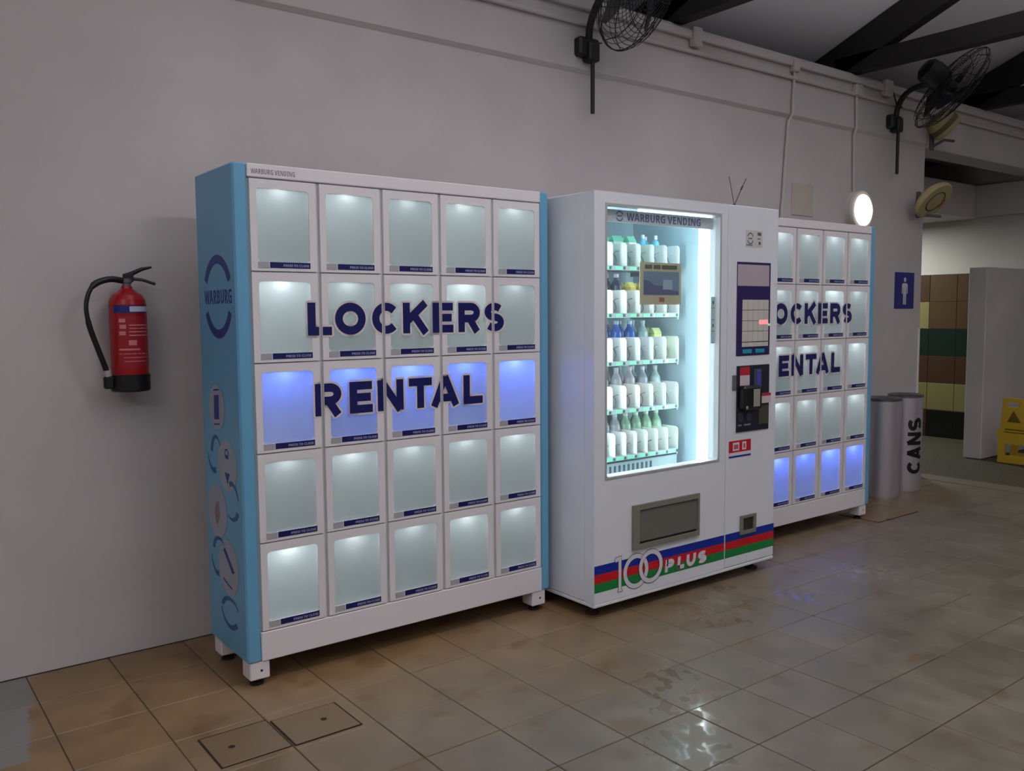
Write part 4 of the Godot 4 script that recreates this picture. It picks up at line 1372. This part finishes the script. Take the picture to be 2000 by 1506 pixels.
# ---------------------------------------------------------------- small things on the wall
func build_wall_things() -> void:
	var pvc := mat("conduit white", c8(196, 191, 190), 0.6)
	var m := MB.new()
	m.box(Vector3(-4, 3.098, 0.0235), Vector3(9.5, 3.148, 0.05), 0.004)
	single("cable_trunking", m, pvc, "white square cable trunking running level along the top of the wall", "trunking")
	m = MB.new()
	m.tube([Vector3(-4, 3.02, 0.036), Vector3(9.5, 3.02, 0.036)], 0.014, 8)
	single("level_conduit", m, pvc, "thin white conduit running level just below the cable trunking", "conduit")
	# drop conduits
	var t := thing("drop_conduit", "white conduit dropping behind the vending machine's right side", "conduit", Vector3(5.367, 0, 0), "white conduits dropping down the wall")
	m = MB.new()
	m.tube([Vector3(0, 3.09, 0.036), Vector3(-0.012, 2.78, 0.036), Vector3(-0.03, 2.72, 0.014), Vector3(-0.088, 2.077, 0.014), Vector3(-0.095, 1.2, 0.014)], 0.012, 8)
	part("pipe", m.mesh(), pvc, t)
	part("elbow_box", bmesh(Vector3(-0.035, 3.06, 0.022), Vector3(0.035, 3.15, 0.062), 0.006), pvc, t)
	t = thing("drop_conduit", "white conduit dropping to the round lit wall lamp", "conduit", Vector3(6.155, 0, 0), "white conduits dropping down the wall")
	m = MB.new()
	m.tube([Vector3(-0.01, 3.05, 0.036), Vector3(0, 2.78, 0.036), Vector3(0.003, 2.72, 0.014), Vector3(0.02, 2.3, 0.014)], 0.011, 8)
	part("pipe", m.mesh(), pvc, t)
	part("elbow_box", bmesh(Vector3(-0.05, 3.01, 0.022), Vector3(0.04, 3.09, 0.062), 0.006), pvc, t)
	# clip and junction boxes at the wall head
	single("junction_box", slab(Vector3(-0.04, -0.05, 0.022), Vector3(0.04, 0.07, 0.07), 0.008), pvc, "small white junction box on the trunking right of the first truss", "junction box", Vector3(4.33, 3.1, 0))
	t = thing("junction_box", "small white junction box whose black cable runs to the farther fan", "junction box", Vector3(6.55, 3.12, 0))
	part("body", bmesh(Vector3(-0.05, -0.06, 0.022), Vector3(0.05, 0.06, 0.075), 0.008), pvc, t)
	m = MB.new()
	m.tube([Vector3(0.05, 0.0, 0.06), Vector3(0.09, -0.09, 0.07), Vector3(0.11, -0.13, 0.07), Vector3(0.15, -0.13, 0.09)], 0.006, 6)
	part("cable", m.mesh(), mat("cable black", c8(24, 22, 24), 0.6), t)
	# round bulkhead lamp
	t = thing("wall_lamp", "round white bulkhead lamp glowing on the wall above the second locker bank", "wall lamp", Vector3(6.232, 2.165, 0.0))
	m = MB.new()
	var fwd := Transform3D(Basis(Vector3.RIGHT, Vector3.BACK, Vector3.DOWN), Vector3.ZERO)
	m.lathe([Vector2(0.155, 0.0), Vector2(0.155, 0.045), Vector2(0.145, 0.06), Vector2(0.115, 0.062)], 32, fwd)
	part("casing", m.mesh(), mat("lamp casing", c8(206, 200, 192), 0.5), t)
	m = MB.new()
	m.lathe([Vector2(0.12, 0.05), Vector2(0.118, 0.068), Vector2(0.1, 0.08), Vector2(0.06, 0.088), Vector2(0, 0.09)], 28, fwd)
	part("dome_glow", m.mesh(), glow("dome glow", Color(1.0, 0.98, 0.95), 3.0), t)
	omni(Vector3(0, 0, 0.075), Color(1.0, 0.96, 0.9), 0.012, 0.01, t)
	# flat cover plate
	single("cover_plate", slab(Vector3(-0.127, -0.113, 0.0), Vector3(0.127, 0.113, 0.006), 0.002), paint("plate paint", c8(196, 186, 174)), "flat beige cover plate on the wall above the second locker bank", "cover plate", Vector3(5.538, 2.2, 0.0))
	# toilet sign
	t = thing("toilet_sign", "blue square toilet sign with a white standing figure on the wall end", "sign", Vector3(6.972, 1.565, 0.0))
	part("board", bmesh(Vector3(-0.149, -0.148, 0.0), Vector3(0.149, 0.148, 0.006), 0.002), mat("sign navy", c8(20, 28, 128), 0.35), t)
	m = MB.new()
	var z := Transform3D(Basis(), Vector3(0, 0, 0.0066))
	m.poly(disc(0, 0.088, 0.019, 0.019, 20), z)
	m.poly(PackedVector2Array([Vector2(-0.03, 0.06), Vector2(0.03, 0.06), Vector2(0.045, 0.045), Vector2(0.045, -0.025), Vector2(0.033, -0.03), Vector2(0.028, 0.025), Vector2(0.024, 0.025), Vector2(0.024, -0.115), Vector2(0.004, -0.115), Vector2(0.002, -0.03), Vector2(-0.002, -0.03), Vector2(-0.004, -0.115), Vector2(-0.024, -0.115), Vector2(-0.024, 0.025), Vector2(-0.028, 0.025), Vector2(-0.033, -0.03), Vector2(-0.045, -0.025), Vector2(-0.045, 0.045)]), z)
	part("figure", m.mesh(), mat("sign white", c8(206, 208, 214), 0.5), t)
	# two beige drum fixtures by the doorway
	drum("beige round fixture with dark ring on a bracket above the toilet sign", Vector3(7.14, 2.27, 0.0), Vector3(7.032, 2.279, 0.2), Vector3(-0.05, -0.67, 0.735), 0.165, 0.06, true)
	drum("tilted brown and beige drum fixture on a bracket under the farther fan", Vector3(7.28, 2.83, 0.022), Vector3(7.316, 2.885, 0.15), Vector3(0.5, -0.6, 0.4), 0.12, 0.14, false)
	# cable between the first lockers and the vending machine
	m = MB.new()
	m.tube([Vector3(2.616, 1.5, 0.56), Vector3(2.622, 1.0, 0.59), Vector3(2.618, 0.75, 0.575), Vector3(2.616, 0.45, 0.57), Vector3(2.62, 0.2, 0.5)], 0.006, 6)
	single("power_cable", m, mat("cable black", c8(24, 22, 24), 0.6), "black cable hanging between the first locker cabinet and the vending machine", "cable")


func drum(label: String, wall: Vector3, centre: Vector3, n: Vector3, r: float, deep: float, ringed: bool) -> void:
	var t := thing("drum_fixture", label, "wall fixture", wall)
	var beige := mat("fixture beige", c8(176, 164, 120), 0.5)
	var b := facing(n)
	var head := Transform3D(Basis(b.x, b.z, b.x.cross(b.z)), centre - wall)
	var m := MB.new()
	m.lathe([Vector2(0, -deep), Vector2(r * 0.75, -deep), Vector2(r * 0.96, -deep * 0.55), Vector2(r, -deep * 0.2), Vector2(r, 0.0), Vector2(r * 0.94, 0.012), Vector2(0, 0.014)], 32, head)
	part("drum", m.mesh(), beige, t)
	if ringed:
		m = MB.new()
		m.lathe([Vector2(r * 0.5, 0.0145), Vector2(r * 0.53, 0.018), Vector2(r * 0.56, 0.0145)], 28, head)
		part("ring", m.mesh(), mat("fixture dark", c8(62, 58, 42), 0.6), t)
		m = MB.new()
		m.box(Vector3(r * 0.55, 0.012, -0.03), Vector3(r * 0.72, 0.0165, 0.05))
		part("orange_mark", m.mesh(), mat("mark orange", c8(190, 110, 60), 0.5), t, head)
	else:
		m = MB.new()
		m.lathe([Vector2(r * 1.01, -deep * 0.5), Vector2(r * 1.03, -deep * 0.35), Vector2(r * 1.01, -deep * 0.2)], 28, head)
		part("band", m.mesh(), mat("fixture brown", c8(112, 90, 62), 0.5), t)
	m = MB.new()
	m.box(Vector3(-0.02, -0.1, 0.0), Vector3(0.03, 0.11, 0.02), 0.004)
	m.tube([Vector3(0.0, -0.08, 0.01), head.origin + Vector3(0, -r * 0.7, -0.03), head.origin + Vector3(0.1, -r * 0.72, 0.0)], 0.012, 8)
	part("bracket", m.mesh(), mat("bracket grey", c8(96, 90, 92), 0.5), t)


# ---------------------------------------------------------------- bins
func build_bins() -> void:
	bin("round brushed steel bin standing against the second locker bank", Vector3(6.2, 0, 0.286), "")
	bin("round brushed steel bin lettered CANS, beside the wall end", Vector3(6.585, 0, 0.25), "CANS")


func bin(label: String, at: Vector3, word: String) -> void:
	var t := thing("steel_bin", label, "bin", at, "round steel bins beside the lockers")
	var steel := mat("bin steel", c8(206, 202, 210), 0.36, 0.75)
	var r := 0.127
	var m := MB.new()
	m.lathe([Vector2(0, 0.0), Vector2(r - 0.006, 0.0), Vector2(r - 0.006, 0.012), Vector2(r, 0.014), Vector2(r, 0.725), Vector2(r - 0.004, 0.73)], 40)
	part("body", m.mesh(), steel, t)
	m = MB.new()
	m.lathe([Vector2(r - 0.004, 0.73), Vector2(r + 0.004, 0.734), Vector2(r + 0.004, 0.748), Vector2(r - 0.004, 0.752), Vector2(r - 0.05, 0.74), Vector2(r - 0.055, 0.69), Vector2(r - 0.055, 0.4), Vector2(0, 0.4)], 40)
	part("rim", m.mesh(), mat("bin rim", c8(120, 116, 120), 0.3, 0.8), t)
	if word != "":
		# upright lettering that follows the drum, reading upwards
		var ink := mat("bin lettering", c8(12, 12, 14), 0.5)
		var y := 0.14
		for ch in word:
			var lm := MB.new()
			var w := 0.1
			var h := 0.12
			var bands := []
			var whole := letter_polys(ch, Vector2.ZERO, w, h, 0.03, 0.03)
			for k in 24:
				bands.append_array(clip_rect(whole, Rect2(-0.05, -0.03 + k * 0.0075, 0.3, 0.0075)))
			for p in bands:
				var idx := Geometry2D.triangulate_polygon(p)
				for i in range(0, idx.size(), 3):
					var q := []
					var nn := []
					for k in 3:
						var v: Vector2 = p[idx[i + k]]
						# letter x runs up the drum, letter y runs to the left round it
						var a := deg_to_rad(-24.0) - (v.y - h / 2) / r
						var d := Vector3(sin(a), 0, cos(a))
						q.append(d * (r + 0.0012) + Vector3(0, y + v.x, 0))
						nn.append(d)
					lm.tri(q[0], q[1], q[2], nn[0], nn[1], nn[2])
			part("letter", lm.mesh(), ink, t)
			y += 0.112


# ---------------------------------------------------------------- caution sign
func build_caution_sign() -> void:
	var t := thing("caution_sign", "yellow folding floor caution sign standing on the paving before the partition", "caution sign", Vector3(8.5, 0, 0.33))
	var yel := mat("sign yellow", c8(206, 172, 52), 0.45)
	for s in [-1.0, 1.0]:
		# each leaf leans in to the top; outline in (z, y), built of convex pieces round its two openings
		var lean := Basis(Vector3.BACK, -0.17 * s)
		var b := lean * Basis(Vector3(0, 0, 1), Vector3.UP, Vector3(-1, 0, 0))
		var o := Transform3D(b, Vector3(0.115 * s, 0.004, 0))
		var m := MB.new()
		for p in [
			[[-0.165, 0.0], [0.165, 0.0], [0.155, 0.07], [-0.155, 0.07]],
			[[-0.155, 0.07], [-0.09, 0.07], [-0.09, 0.18], [-0.145, 0.25]], [[0.155, 0.07], [0.145, 0.25], [0.09, 0.18], [0.09, 0.07]],
			[[-0.145, 0.25], [-0.09, 0.18], [0.09, 0.18], [0.145, 0.25]],
			[[-0.165, 0.25], [0.165, 0.25], [0.165, 0.275], [0.12, 0.34], [-0.12, 0.34], [-0.165, 0.275]],
			[[-0.12, 0.34], [0.12, 0.34], [0.095, 0.53], [-0.095, 0.53]],
			[[-0.095, 0.53], [-0.05, 0.53], [-0.05, 0.58], [-0.085, 0.6]], [[0.095, 0.53], [0.085, 0.6], [0.05, 0.58], [0.05, 0.53]],
			[[-0.085, 0.6], [-0.05, 0.58], [0.05, 0.58], [0.085, 0.6], [0.065, 0.615], [-0.065, 0.615]]]:
			var pv := PackedVector2Array()
			for q in p:
				pv.append(Vector2(q[0], q[1]))
			m.poly(pv, o, 0.012)
		var leaf := part("leaf", m.mesh(), yel, t)
		if s < 0:
			var ink := mat("caution ink", c8(110, 90, 30), 0.6)
			var g := MB.new()
			for bar in [[-0.08, 0.315, 0.16, 0.012], [-0.09, 0.29, 0.18, 0.01]]:
				var pv := PackedVector2Array([Vector2(bar[0], bar[1]), Vector2(bar[0] + bar[2], bar[1]), Vector2(bar[0] + bar[2], bar[1] + bar[3]), Vector2(bar[0], bar[1] + bar[3])])
				g.poly(pv, Transform3D(b, o.origin + b.z * 0.0008))
			part("print_bar", g.mesh(), ink, leaf)
			g = MB.new()
			g.poly(PackedVector2Array([Vector2(0, 0.5), Vector2(-0.06, 0.39), Vector2(0.06, 0.39)]), Transform3D(b, o.origin + b.z * 0.0008))
			part("warning_triangle", g.mesh(), ink, leaf)
